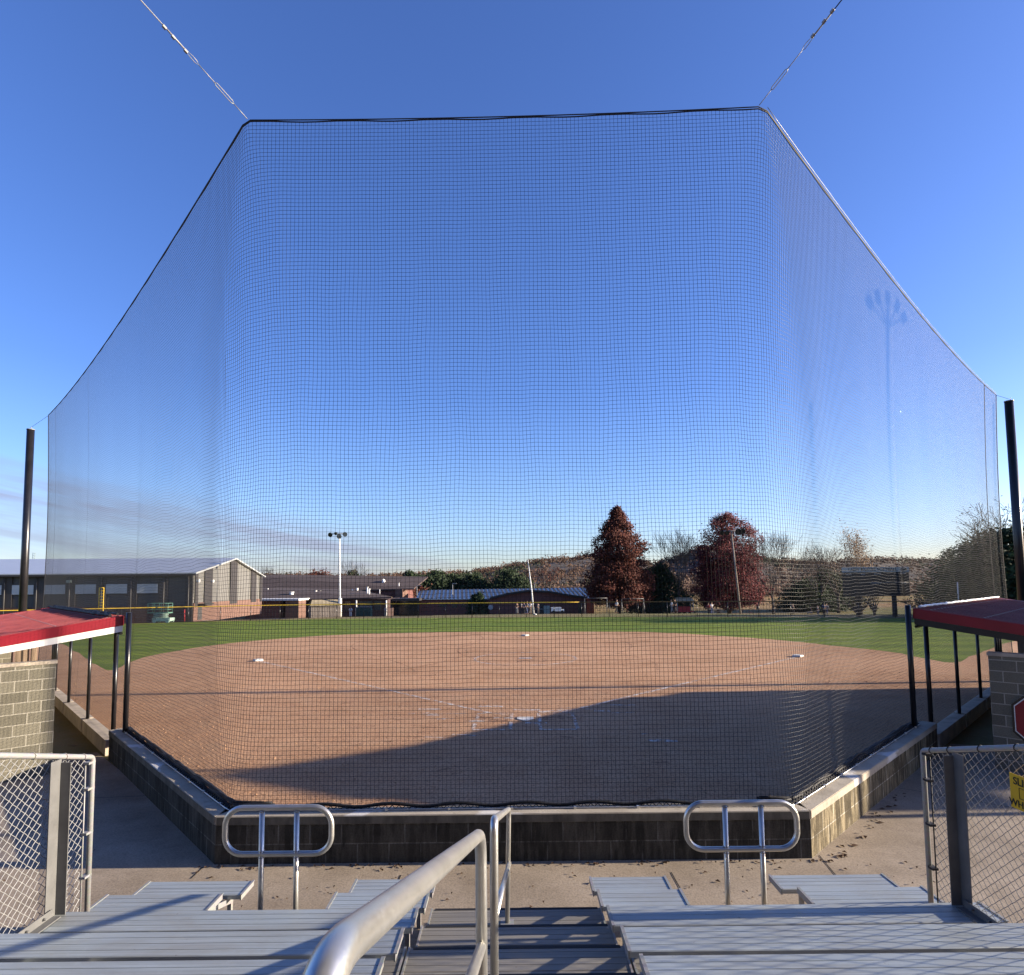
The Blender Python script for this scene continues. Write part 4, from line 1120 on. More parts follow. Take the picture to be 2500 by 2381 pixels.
ev(1172, 101, 1448, 1.3, 'small clipped evergreen in front of the metal roofed building', 60, 60)
ev(1158, 101, 1452, 1.1, 'smaller clipped evergreen beside its twin at the metal roofed building', 61, 50)
ev(2025, 112, 1398, 6, 'dark low evergreen left of the scoreboard', 62)
ev(1975, 108, 1420, 6, 'dark evergreen mass behind the people at right', 63)
ev(2330, 90, 1345, 5, 'leftmost of the dark evergreens at the far right', 64)
ev(2375, 78, 1322, 5, 'second of the dark evergreens at the far right', 65, 260)
ev(2425, 66, 1300, 5, 'third of the dark evergreens, right of the net edge', 66, 300)
ev(2480, 56, 1290, 5, 'nearest dark evergreen at the right photo edge', 67, 340)
bare_tree(2448, 60, 1205, 190, 'tall half bare leafy tree above the evergreens at the right edge', 68, 5, .3, ('olive_leaves', 4, .35, .7, .10), 'sparse trees behind the scoreboard', .2)
for i, (u, D, tv, w) in enumerate(((1725, 120, 1440, 60), (1800, 125, 1435, 60), (1850, 118, 1445, 50), (2095, 84, 1455, 80), (2135, 88, 1450, 60))):
    bare_tree(u, D, tv, w, ['small bare tree seen under the wine red tree', 'bare sapling right of the wine red trunk', 'low bare tree in the meadow near the light pole', 'thick dark trunked tree under the scoreboard', 'low bare tree under the right half of the scoreboard'][i], 70 + i, 4, .2)

# ------------------------------------------------------------------ hills and far wood
HP = [(-900, 1440), (-300, 1415), (0, 1400), (300, 1402), (600, 1404), (750, 1406), (900, 1408), (1000, 1404), (1090, 1400), (1150, 1396), (1200, 1391), (1260, 1378), (1300, 1370), (1370, 1364), (1450, 1358), (1520, 1366), (1600, 1375), (1650, 1362), (1700, 1336), (1760, 1345), (1850, 1366), (2000, 1372), (2080, 1365), (2200, 1368), (2300, 1368), (2400, 1352), (2600, 1345), (2900, 1350), (3400, 1370)]
def ridge(u):
    for (a, va), (b, vb) in zip(HP, HP[1:]):
        if a <= u <= b: return lerp(va, vb, smooth((u - a)/(b - a)))
    return 1440
DR = 560
hill = MB(); us = [-900 + i*18 for i in range(240)]; rows = [270, 300, 340, 390, 440, 500, 560, 640, 760]
crest = {}
hv = []
for j, D in enumerate(rows):
    for u in us:
        pr = onY(u, ridge(u) + 6, DR); k = D/DR
        t = smooth((D - 270)/(DR - 270)) if D <= DR else 1 - .5*(D - DR)/200
        x = pr.x*(.5 + .5*k); z = lerp(-2.0, pr.z, t) + 1.2*noise.noise(V(x*.02, D*.02, 0))*t
        hv.append((x, D, z))
hill.v = hv; w = len(us)
for j in range(len(rows) - 1):
    for i in range(w - 1):
        a = j*w + i; hill.f.append((a, a + 1, a + w + 1, a + w)); hill.sm.append(True)
struct(hill.build('hill', 'hill', fix=False))
def hill_pt(fi, fj):
    i = min(w - 2, int(fi)); j = min(len(rows) - 2, int(fj)); a, b = fi - i, fj - j
    p = [V(*hv[(j + dj)*w + i + di]) for dj in (0, 1) for di in (0, 1)]
    return p[0].lerp(p[1], a).lerp(p[2].lerp(p[3], a), b)
rnd = random.Random(77); wood = MB(); con = MB()
for k in range(5200):
    fi = rnd.uniform(30, w - 2); fj = rnd.uniform(0, 6.3) if rnd.random() < .8 else rnd.uniform(5.4, 6.5); p = hill_pt(fi, fj)
    if abs(p.x) > p.y*1.15 + 20: continue
    conif = noise.noise(V(p.x*.012, p.y*.012, 5)) > .28
    r = rnd.uniform(2.6, 5.2); tgt = con if conif else wood
    leaves(tgt, p + V(0, 0, r*.5), r*.85, 26, .9, rnd, .8)
tag(wood.build('far_woodland', 'russet_wood', fix=False), kind='stuff')
tag(con.build('far_conifers', 'dark_conifer_wood', fix=False), kind='stuff')
# band of scrub at the foot of the hills
sb = MB()
for k in range(1500):
    u = rnd.uniform(-200, 2700); D = rnd.uniform(215, 275); p = onY(u, 1440, D); p.z = gz(p.x, D)
    r = rnd.uniform(2., 4.); leaves(sb, p + V(0, 0, r), r, 22, .6, rnd, 1.)
tag(sb.build('scrub_belt', 'russet_wood', fix=False), kind='stuff')

# ------------------------------------------------------------------ gym
G0 = V(-35.9, 66, 0); gl = V(-1, -.1, 0).normalized(); gg = V(-.1, 1, 0).normalized(); WG = 23.5; LG = 62; EH = 5.25; PK = 7.35
gym = empty('gym_building', 'long grey sided gymnasium with striped tan gable end and brick base at left', 'building', G0)
gf = lambda a, b, z: gl*a + gg*b + V(0, 0, z)     # a along long side, b along gable
nL = -gg; nG = -gl   # outward normals: long side faces -gg, gable faces -gl
def face_box(a0, a1, z0, z1, t, nm, mat, par=None):     # on the long wall
    mb = MB(); mb.prism([gf(a0, 0, z0), gf(a1, 0, z0), gf(a1, 0, z1), gf(a0, 0, z1)], nL*t); return mb.build(nm, mat, par or gym)
def gab_poly(pts, t, nm, mat, par=None, off=0):
    mb = MB(); mb.prism([gf(0, b, z) + nG*off for b, z in pts], nG*t); return mb.build(nm, mat, par or gym)
mb = MB(); mb.prism([gf(.05, .05, -.3), gf(.05, WG - .05, -.3), gf(.05, WG - .05, EH), gf(.05, WG/2, PK - .1), gf(.05, .05, EH)], gl*LG); mb.build('wall', 'grey_siding', gym)
zr = lambda b: EH + (PK - EH)*(1 - abs(b - WG/2)/(WG/2))
gab_poly([(0, 1.95), (WG, 1.95), (WG, EH), (WG/2, PK), (0, EH)], .05, 'gable_siding', 'tan_siding')
gab_poly([(0, -.3), (WG, -.3), (WG, 1.95), (0, 1.95)], .12, 'brick_base', 'orange_brick')
def gs(u): k = ray(u, 1450); k = k.x/k.y; return (-35.9 - 66*k)/(k*gg.y - gg.x)
for u0, u1 in ((473, 480), (496, 515), (559, 576), (610, 623), (632, 638)):
    b0, b1 = gs(u0), gs(u1); b1 = min(b1, WG)
    pts = [(b0, 1.55), (b1, 1.55), (b1, zr(b1) - .05), (b0, zr(b0) - .05)]
    if b0 < WG/2 < b1: pts.insert(3, (WG/2, PK - .05))
    gab_poly(pts, .05, 'dark_panel', 'dark_siding', off=.075 + .05)
b0, b1 = gs(481), gs(491)
d_ = gab_poly([(b0, 0), (b1, 0), (b1, 2.2*.75), (b0, 2.2*.75)], .03, 'door', 'grey_siding', off=.125)
gab_poly([(b0 - .2, 1.72), (b1 + 1.2, 1.72), (b1 + 1.2, 1.85), (b0 - .2, 1.85)], .9, 'awning', 'dark_siding', off=.125)
# roof with white edge
mb = MB(); ov = .5
mb.prism([gf(-ov, -ov, EH - .05), gf(-ov, WG/2, PK + .05), gf(-ov, WG + ov, EH - .05), gf(-ov, WG + ov, EH + .12), gf(-ov, WG/2, PK + .24), gf(-ov, -ov, EH + .12)], gl*(LG + 2*ov)); mb.build('roof', 'white_roof', gym)
mb = MB(); mb.prism([gf(-ov - .02, -ov - .03, EH - .2), gf(LG, -ov - .03, EH - .2), gf(LG, -ov - .03, EH + .0), gf(-ov - .02, -ov - .03, EH + .0)], nL*.12); mb.build('gutter', 'dark_siding', gym)
# long wall: dark pilasters, windows, brick base
def ls(u): k = ray(u, 1440); k = k.x/k.y; return (-35.9 - 66*k)/(k*gl.y - gl.x)
face_box(0, LG, -.3, 1.7, .12, 'brick_base', 'deep_brick')
wins = [(333, 386), (258, 311), (182, 235), (104, 160), (28, 83), (-50, 5), (-125, -72)]
for u0, u1 in wins:
    a1, a0 = ls(u0), ls(u1)
    f_ = face_box(a0 - .12, a1 + .12, 3.02, 4.25, .06, 'window', 'dark_siding')
    face_box(a0, a1, 3.12, 4.15, .09, 'pane', 'window_glass', f_)
    face_box(a0 - 1.05, a0 - .12, 1.7, EH - .25, .10, 'pilaster', 'dark_siding')
face_box(0, .8, -.3, EH - .1, .14, 'pilaster', 'dark_siding')
for u in (462, 402, 322, 250, 172, 92, 14):
    a = ls(u); mb = MB(); mb.tube([gf(a, -.2, .0), gf(a, -.2, EH - .3)], .05, 6); mb.build('downspout', 'grey_siding', gym)
for (u, v) in ((473, 1417), (508, 1420)):
    mb = MB(); b_ = gs(u + 3); mb.box(gf(0, b_, 4.45) + nG*.3, (.35, .3, .3)); mb.build('wall_lamp', 'white_paint', gym)
mb = MB(); mb.box(gf(ls(172), 0, 4.5) + nL*.3, (.4, .3, .3)); mb.build('wall_lamp', 'grey_utility', gym)
# apron kerb along the gable and asphalt drive
def gp(x, y): return gz(x, y)
def drape(name, pts, w, mat, dz):
    mb = MB()
    for a, b in zip(pts, pts[1:]):
        N = 8
        for k in range(N):
            p, q_ = a.lerp(b, k/N), a.lerp(b, (k + 1)/N); d_ = (b - a); n__ = V(-d_.y, d_.x, 0).normalized()*w/2
            mb.face([V(s_.x, s_.y, gz(s_.x, s_.y) + dz) for s_ in (p - n__, q_ - n__, q_ + n__, p + n__)])
    return struct(mb.build(name, mat))
drape('footpath', [G0 + nG*1.2 + gg*(-1), G0 + nG*1.2 + gg*34], 1.6, 'curb_concrete', .05)
drape('asphalt_drive', [G0 + nG*6 + gg*2.5, G0 + nG*14 + gg*16, G0 + nG*22 + gg*30], 7, 'asphalt', .03)

# scissor lift, bollard
pl = onY(390, 1525, 61.8)
e = empty('scissor_lift', 'green scissor lift platform parked against the dark gym wall', 'lift', (pl.x, 62.4, 0))
mb = MB(); mb.box((0, 0, .35), (1.9, .9, .35)); 
for x_ in (-.7, .7):
    for y_ in (-.42, .42): mb.tube([V(x_, y_ - .08, .2), V(x_, y_ + .08, .2)], .2, 12)
mb.build('chassis', 'pale_green', e)
mb = MB()
for k in range(3):
    z_ = .55 + k*.16
    for sg in (-1, 1): mb.tube([V(-.8, -.46, z_ + (.14 if sg > 0 else 0)), V(.8, -.46, z_ + (0 if sg > 0 else .14))], .03, 5)
mb.build('scissor_arms', 'pale_green', e)
mb = MB(); mb.box((-.35, 0, 1.05), (2.2, .9, .12))
for z_ in (1.4, 1.75, 2.05):
    mb.tube([V(-1.4, -.42, z_), V(.7, -.42, z_), V(.7, .42, z_), V(-1.4, .42, z_)], .028, 5, closed=True)
for x_ in (-1.4, -.7, 0, .7):
    for y_ in (-.42, .42): mb.tube([V(x_, y_, 1.05), V(x_, y_, 2.05)], .028, 5)
mb.build('platform', 'green_machine', e)
pl = onY(450, 1520, 64)
mb = MB(); mb.tube([V(0, 0, 0), V(0, 0, 1.25)], .07, 10); mb.tube([V(0, 0, 1.25), V(0, 0, 1.32)], .05, 10)
o = mb.build('bollard', 'red_post'); o.location = (pl.x, 64, 0); tag(o, 'red bollard near the gym corner', 'bollard')
# water tower-like mast far left
pt = onY(82, 1370, 400); z0 = onY(82, 1350, 400).z
e = empty('far_mast', 'tiny grey mast rising above the gym roof at far left', 'mast', (pt.x, 400, 0))
mb = MB()
for dx in (-.8, .8): mb.tube([V(dx, 0, 0), V(dx, 0, z0)], .12, 4)
for k in range(12): mb.tube([V(-.8, 0, z0 - k*1.6), V(.8, 0, z0 - k*1.6 - .8)], .08, 4)
mb.build('lattice', 'grey_utility', e)

# ------------------------------------------------------------------ school, brown roofs
def P3(u, v, D): return onY(u, v, D)
sch = empty('school_building', 'low brick school with long dark brown shingled roofs left of centre', 'building', (P3(800, 1500, 110).x, 110, -1.7)); so_ = V(P3(800, 1500, 110).x, 110, -1.7)
# rear high roof
Dr = 128
a, b = P3(560, 1404, Dr), P3(1045, 1411, Dr); c_, d_ = P3(1010, 1440, 116), P3(560, 1452, 116)
mb = MB(); mb.prism([p - so_ for p in (a, b, c_, d_)], (0, 0, .25)); rf = mb.build('roof', 'shingle', sch)
mb = MB(); mb.prism([p - so_ for p in (a, b, b + V(-5, 8, -3), a + V(0, 8, -3))], (0, 0, .2)); mb.build('roof', 'shingle', sch)
pa, pb = P3(600, 1450, 116.5), P3(985, 1440, 116.5)
mb = MB(); mb.bx(V(pa.x, 116.5, -1.9) - so_, V(pb.x, 128, pb.z - .1) - so_); mb.build('wall', 'dark_brick', sch)
pc = P3(975, 1440, 115.9); mb = MB(); mb.bx(V(P3(966, 1440, 116).x, 115.6, -1.9) - so_, V(P3(984, 1440, 116).x, 121, P3(966, 1439, 116).z) - so_); mb.build('wall', 'orange_brick', sch)
# vent gable triangle
t0 = P3(930, 1427, 121); t1 = P3(940, 1427, 121); t2 = P3(935, 1414, 121)
mb = MB(); mb.prism([t0 - so_, t1 - so_, t2 - so_], (0, 1.5, 0)); mb.build('roof_vent', 'white_paint', rf)
# front wing
a, b = P3(560, 1436, 112), P3(872, 1442, 112); c_, d_ = P3(957, 1461, 100), P3(560, 1470, 100)
mb = MB(); mb.prism([p - so_ for p in (a, b, c_, d_)], (0, 0, .22)); rf2 = mb.build('roof', 'shingle', sch)
mb = MB(); mb.tube([p - so_ + V(0, 0, .15) for p in (b, c_)], .12, 5); mb.build('hip_trim', 'wood_boards', rf2)
pa, pb = P3(600, 1470, 100.6), P3(946, 1462, 100.6)
mb = MB(); mb.bx(V(pa.x, 100.6, -1.9) - so_, V(pb.x, 111.5, pb.z - .05) - so_); mb.build('wall', 'deep_brick', sch)
for (u0, u1, v0, v1) in ((878, 908, 1468, 1490), (914, 930, 1468, 1490), (842, 856, 1468, 1492)):
    mb = MB(); q0, q1 = P3(u0, v1, 100.5), P3(u1, v0, 100.5); mb.bx(V(q0.x, 100.45, q0.z) - so_, V(q1.x, 100.58, q1.z) - so_); mb.build('window', 'dark_glass', sch)
# low annex with tan end (left)
q0, q1 = P3(640, 1500, 96), P3(730, 1466, 96)
mb = MB(); mb.bx(V(P3(600, 1500, 96).x, 96, -1.9) - so_, V(q1.x - 3., 104, q1.z) - so_); mb.build('wall', 'dark_brick', sch)
mb = MB(); mb.bx(V(P3(698, 1490, 95.8).x, 95.6, -1.7) - so_, V(P3(730, 1490, 95.8).x, 99, q1.z) - so_); mb.build('wall', 'orange_brick', sch)
mb = MB(); mb.bx(V(P3(600, 1500, 96).x, 95.3, q1.z) - so_, V(q1.x + .2, 104, q1.z + .28) - so_); mb.build('parapet', 'white_trim', sch)
for (u, v, D_, w_, h_) in ((712, 1452, 104, .9, 1.), (771, 1446, 107, .55, .7), (782, 1445, 108, .35, .5), (872, 1440, 110, .5, .6), (860, 1441, 110, .25, .4), (654, 1440, 109, .25, .5), (650, 1460, 104, .25, .4), (897, 1444, 105, .4, 1.7), (901, 1448, 104, .4, 1.5), (927, 1445, 106, .25, .9), (974, 1430, 118, .2, 1.1)):
    p = P3(u, v, D_) - so_; mb = MB(); mb.tube([p - V(0, 0, h_*.5), p + V(0, 0, h_*.4)], w_*.5*.8, 8); mb.tube([p + V(0, 0, h_*.4), p + V(0, 0, h_*.5)], w_*.55, 8); mb.build('roof_vent', 'white_paint', rf2)
for u in (870, 943):
    p = P3(u, 1466, 99.8); mb = MB(); mb.tube([V(p.x, 99.8, -1.7) - so_, V(p.x, 99.8, p.z) - so_], .13, 8); mb.build('column', 'scuffed_rubber', sch)
# connecting canopy to the right
q0 = P3(1000, 1462, 103); 
mb = MB(); mb.bx(V(P3(958, 1466, 103).x, 103, q0.z - .35) - so_, V(P3(1024, 1466, 103).x, 108, q0.z + .05) - so_); mb.build('canopy', 'dark_siding', sch)
mb = MB(); mb.bx(V(P3(950, 1466, 108).x, 108.3, -1.7) - so_, V(P3(1030, 1466, 108).x, 110, q0.z - .3) - so_); mb.build('wall', 'dark_glass', sch)

# ------------------------------------------------------------------ metal roofed hall
hall = empty('brick_hall', 'dark red brick hall with ribbed grey metal roof right of centre', 'building', (P3(1230, 1500, 105).x, 105, -1.7)); ho = V(P3(1230, 1500, 105).x, 105, -1.7)
Df = 105; Dk = 122
# rear ribbed roof
a, b = P3(1024, 1443, Dk), P3(1450, 1436, Dk); c_, d_ = P3(1478, 1462, Df + 1), P3(1016, 1464, Df + 1)
mb = MB(); mb.prism([p - ho for p in (a, b, c_, d_)], (0, 0, .12)); rf = mb.build('roof', 'grey_roof_metal', hall)
mb = MB()
for i in range(44):
    t = (i + .5)/44; p, q_ = a.lerp(b, t), d_.lerp(c_, t); wv = V(.33, 0, 0)
    mb.prism([p + V(0, 0, .12) - ho, p + wv + V(0, 0, .12) - ho, q_ + wv + V(0, 0, .12) - ho, q_ + V(0, 0, .12) - ho], (0, 0, .12))
mb.build('standing_seam', 'roof_rib', rf)
pa, pb = P3(1024, 1465, Df + 1.3), P3(1450, 1462, Df + 1.3)
mb = MB(); mb.bx(V(pa.x, Df + 1.3, -1.9) - ho, V(pb.x, Dk + 8, pa.z - .02) - ho); mb.build('wall', 'dark_brick', hall)
# front low gable wing
Dg = 100
pts = [P3(1195, 1500, Dg), P3(1195, 1463, Dg), P3(1240, 1452, Dg), P3(1290, 1444.5, Dg), P3(1340, 1447, Dg), P3(1385, 1455, Dg), P3(1432, 1462, Dg), P3(1432, 1500, Dg)]
mb = MB(); mb.prism([p - ho for p in pts], (0, 6, 0)); mb.build('wall', 'dark_brick', hall)
rp = pts[1:-1]
mb = MB()
for p, q_ in zip(rp, rp[1:]): mb.prism([p - ho + V(0, -.6, 0), q_ - ho + V(0, -.6, 0), q_ - ho + V(0, 6, 0), p - ho + V(0, 6, 0)], (0, 0, .3))
mb.build('roof', 'roof_rib', hall)
for (u0, u1, v0, v1, D_) in ((1072, 1090, 1476, 1482, Df + 1.2), (1104, 1116, 1475, 1484, Df + 1.2), (1126, 1146, 1476, 1482, Df + 1.2)):
    q0, q1 = P3(u0, v1, D_), P3(u1, v0, D_); mb = MB(); mb.bx(V(q0.x, D_, q0.z) - ho, V(q1.x, D_ + .06, q1.z) - ho); mb.build('window', 'dark_glass', hall)
for (u0, u1) in ((1308, 1330), (1412, 1420)):
    q0, q1 = P3(u0, 1500, Dg - .05), P3(u1, 1474, Dg - .05); mb = MB(); mb.bx(V(q0.x, Dg - .05, -1.7) - ho, V(q1.x, Dg + .05, q1.z) - ho); mb.build('doorway', 'dark_glass', hall)
p = P3(1198, 1483, Dg - .2); mb = MB(); mb.tube([V(p.x, Dg - .1, p.z) - ho, V(p.x, Dg - .3, p.z) - ho], .45, 16); mb.build('round_vent', 'window_glass', hall)

# shed
p0, p1 = P3(757, 1512, 71.5), P3(828, 1512, 71.5)
sx = (p0.x + p1.x)/2; sw = p1.x - p0.x
e = empty('wooden_shed', 'small grey board shed with pale roof in front of the light pole', 'shed', (sx, 72, gz(sx, 72)), .45)
mb = MB(); hz = 1.45
for i in range(18):
    mb.bx((-sw/2 + sw*i/18 + .02, -.05, 0), (-sw/2 + sw*(i + 1)/18 - .03, .0, hz))
mb.bx((-sw/2, 0, 0), (sw/2, 2.2, hz)); mb.build('wall', 'grey_wood', e)
mb = MB(); mb.prism([V(-sw/2 - .1, -.25, hz - .02), V(sw/2 + .1, -.25, hz - .02), V(sw/2 + .0, 1.1, hz + .62), V(-sw/2 + .25, 1.1, hz + .62)], (0, 0, .06)); mb.prism([V(-sw/2 + .25, 1.1, hz + .62), V(sw/2, 1.1, hz + .62), V(sw/2 + .1, 2.4, hz), V(-sw/2 - .1, 2.4, hz)], (0, 0, .06)); mb.build('roof', 'pale_shed_roof', e)

# light poles
def light_pole(u, vb, vt, D, label, heads, lean=0, mat='white_paint', r0=.12, sleeve=None):
    b = P3(u, vb, D); z0 = gz(b.x, D); top = P3(u, vt, D).z
    e = empty('light_pole', label, 'light pole', (b.x, D, z0), 0, 'sports light poles behind the fence'); h = top - z0
    mb = MB(); mb.tube([V(0, 0, 0), V(lean*.5, 0, h*.5), V(lean, 0, h)], [r0, r0*.8, r0*.6], 10); mb.build('shaft', mat, e)
    if sleeve: mb = MB(); mb.tube([V(0, -.02, 0), V(0, -.02, sleeve)], .21, 10); mb.build('base_sleeve', 'scuffed_rubber', e)
    for (dx, dz, w_, dark) in heads:
        mb = MB(); mb.tube([V(lean + dx, -.1, h + dz), V(lean + dx*1.05, -.55, h + dz - .15)], [w_*.35, w_], 10); mb.build('lamp_head', 'galv' if not dark else 'black_paint', e)
    mb = MB(); xs_ = [q_[0] for q_ in heads] + [0]; mb.tube([V(lean + min(xs_), 0, h + .02), V(lean + max(xs_), 0, h + .02)], .07, 6); mb.build('crossarm', 'galv', e)
light_pole(830, 1510, 1304, 73, 'white light pole with four round lamps behind the wooden shed', [(-.95, 0, .3, True), (-.3, .15, .2, True), (.1, -.2, .32, False), (.8, .05, .3, False)], -.15, sleeve=2.3)
light_pole(1808, 1508, 1297, 72.5, 'wooden light pole with dark flood lamps in front of the wine red tree', [(-1.3, -.1, .3, True), (-.7, -.1, .3, True), (.6, 0, .42, True), (1.1, .05, .4, True)], -.75, 'weathered_pole', .13)
b = P3(1303, 1505, 71)
e = empty('white_pole', 'thin leaning white pole in front of the brick hall', 'pole', (b.x, 71, gz(b.x, 71)))
mb = MB(); h = P3(1291, 1368, 71).z; mb.tube([V(0, 0, 0), V(-.2, 0, h*.45), V(-.62, 0, h)], [.11, .07, .045], 8); mb.build('shaft', 'white_paint', e)
mb = MB(); mb.tube([V(.0, 0, .1), V(.35, 0, .02)], .1, 8); mb.build('foot', 'white_paint', e)
for u, vt, D in ((1105, 1425, 112), (1305, 1424, 124), (1018, 1430, 112)):
    p = P3(u, vt, D); e = empty('lamp_post', ['slender lamp post behind the left part of the metal roof', 'thin post right of the white pole above the metal roof', 'short post at the left tip of the metal roof'][(1105, 1305, 1018).index(u)], 'lamp post', (p.x, D, -1.7))
    mb = MB(); mb.tube([V(0, 0, 0), V(0, 0, p.z + 1.7)], .07, 6); mb.build('shaft', 'galv', e)
    mb = MB(); mb.box((.35, 0, p.z + 1.7), (.8, .2, .12)); mb.build('lamp_head', 'galv', e)

# ------------------------------------------------------------------ scoreboard
Ds = 60.8
c0 = P3(2062, 1457, Ds); c1 = P3(2218, 1384, Ds)
e = empty('scoreboard', 'black softball scoreboard with white header on two posts at right', 'scoreboard', ((c0.x + c1.x)/2, Ds, 0)); eo = V((c0.x + c1.x)/2, Ds, 0)
wS = c1.x - c0.x; zb = c0.z; zt_ = c1.z; hS = zt_ - zb
mb = MB(); mb.bx((-wS/2, 0, zb), (wS/2, .25, zt_ - hS*.17)); bd = mb.build('board', 'scoreboard_black', e)
mb = MB(); mb.bx((-wS/2 - .03, -.03, zt_ - hS*.17), (wS/2 + .03, .25, zt_)); hd = mb.build('header', 'scoreboard_white', e)
fr = lambda x_, z_, y_=-.035: frame((x_, y_, z_), (1, 0, 0), (0, -1, 0))
text_mesh('LADY BRAVES SOFTBALL', .44, 'black_ink', hd, fr(-.35, zt_ - hS*.087), .008, sx=1.05)
mb = MB(); mb.tube([V(wS/2 - .55 + .3*cos(t*.52), -.04, zt_ - hS*.087 + .17*sin(t*.52)) for t in range(12)], .04, 5, closed=True); mb.box((wS/2 - .5, -.04, zt_ - hS*.087), (.35, .03, .12)); mb.build('emblem', 'black_ink', hd)
for txt, x_, z_, s_ in (('HOME', -wS/2 + .55, zt_ - hS*.25, .2), ('BALL', -wS*.20, zt_ - hS*.24, .2), ('INNING', wS*.02, zt_ - hS*.24, .2), ('GUEST', wS/2 - .6, zt_ - hS*.22, .2), ('1 2 3 4 5 6 7', -wS*.02, zt_ - hS*.56, .22), ('R H E', wS/2 - .55, zt_ - hS*.56, .22)):
    text_mesh(txt, s_, 'faded_white', bd, fr(x_, z_, -.01), .006)
mb = MB(); mb.tube([V(-wS*.27, -.01, zt_ - hS*.53), V(wS/2 - .05, -.01, zt_ - hS*.53)], .015, 4); mb.tube([V(wS*.27, -.01, zt_ - hS*.2), V(wS*.27, -.01, zt_ - hS*.53)], .012, 4); mb.build('divider', 'faded_white', bd)
for u in (2098, 2187):
    x_ = P3(u, 1480, Ds).x - eo.x; mb = MB(); mb.bx((x_ - .17, .05, -.2), (x_ + .17, .35, zb)); mb.build('post', 'dark_bark', e)
# ------------------------------------------------------------------ small things by the school
def at_ground(u, D): p = P3(u, 1490, D); return V(p.x, D, gz(p.x, D))
p = at_ground(887, 88); e = empty('refuse_container', 'dark green refuse container in front of the school wall', 'container', p)
mb = MB(); mb.prism([V(-1.1, 0, 0), V(1.1, 0, 0), V(1.1, 0, 1.3), V(-1.1, 0, 1.45)], (0, 1.2, 0)); mb.build('bin_body', 'dark_green', e); mb = MB(); mb.box((0, .6, 1.5), (2.3, 1.3, .08)); mb.build('lid', 'black_paint', e)
p = at_ground(1358, 76); e = empty('equipment_cart', 'small white cart parked near the white pole', 'cart', p)
mb = MB(); mb.box((0, 0, .55), (1.3, .7, .5)); mb.box((.8, 0, .42), (.4, .6, .25)); mb.build('cart_body', 'white_paint', e)
for x_ in (-.35, .75): mb = MB(); mb.tube([V(x_, -.4, .22), V(x_, .4, .22)], .2, 12); mb.build('wheel', 'black_rope', e)
p = at_ground(1335, 92); e = empty('bike_rack', 'grey utility cabinet with rails by the hall doorway', 'cabinet', p)
mb = MB(); mb.box((0, 0, .7), (.9, .6, 1.4)); mb.build('cabinet_body', 'grey_utility', e); mb = MB(); mb.tube([V(-3, -.2, .9), V(-.5, -.2, .9)], .05, 6); mb.tube([V(-3, -.2, 0), V(-3, -.2, .9)], .05, 6); mb.build('rail', 'galv', e)
# swing and climbing frames under the conical tree
for u, D, lab in ((1455, 84, 'grey metal swing frame left of the conical tree trunk'), (1545, 86, 'grey metal swing frame right of the conical tree trunk')):
    p = at_ground(u, D); e = empty('swing_frame', lab, 'swing set', p, 0, 'play equipment beyond the fence')
    mb = MB()
    for x_ in (-1.6, 1.6):
        for y_ in (-.8, .8): mb.tube([V(x_, y_, 0), V(x_, 0, 2.2)], .045, 6)
    mb.tube([V(-1.6, 0, 2.2), V(1.6, 0, 2.2)], .045, 6); mb.build('frame', 'dark_steel', e)
    for x_ in (-.8, .4):
        mb = MB(); mb.tube([V(x_ - .2, 0, 2.2), V(x_ - .2, 0, .5)], .015, 4); mb.tube([V(x_ + .2, 0, 2.2), V(x_ + .2, 0, .5)], .015, 4); mb.box((x_, 0, .48), (.5, .2, .04)); mb.build('swing', 'black_rope', e)
p = at_ground(1670, 90); e = empty('play_structure', 'red and tan play structure beyond the bare tree', 'playground', p)
mb = MB(); mb.box((0, 0, .5), (2.6, 1.5, .12)); mb.box((0, .7, .9), (2.6, .06, .7)); mb.build('deck', 'red_post', e)
mb = MB(); mb.prism([V(-1.4, -.9, 2.1), V(1.4, -.9, 2.1), V(1.1, 0, 2.6), V(-1.1, 0, 2.6)], (0, .9, 0))
mb.build('canopy', 'pale_shed_roof', e)
mb = MB()
for x_ in (-1.2, 1.2): mb.tube([V(x_, -.7, 0), V(x_, -.7, 2.2)], .06, 6); mb.tube([V(x_, .7, 0), V(x_, .7, 2.2)], .06, 6)
mb.build('post', 'galv', e)
p = at_ground(1745, 86); e = empty('picnic_table', 'dark picnic table under the wine red tree', 'table', p)
mb = MB(); mb.box((0, 0, .75), (1.8, .75, .05)); mb.build('tabletop', 'grey_wood', e)
for y_ in (-.6, .6): mb = MB(); mb.box((0, y_, .45), (1.8, .25, .05)); mb.build('bench', 'grey_wood', e)
mb = MB(); mb.box((-.6, 0, .37), (.08, 1.2, .7)); mb.box((.6, 0, .37), (.08, 1.2, .7)); mb.build('leg', 'grey_wood', e)

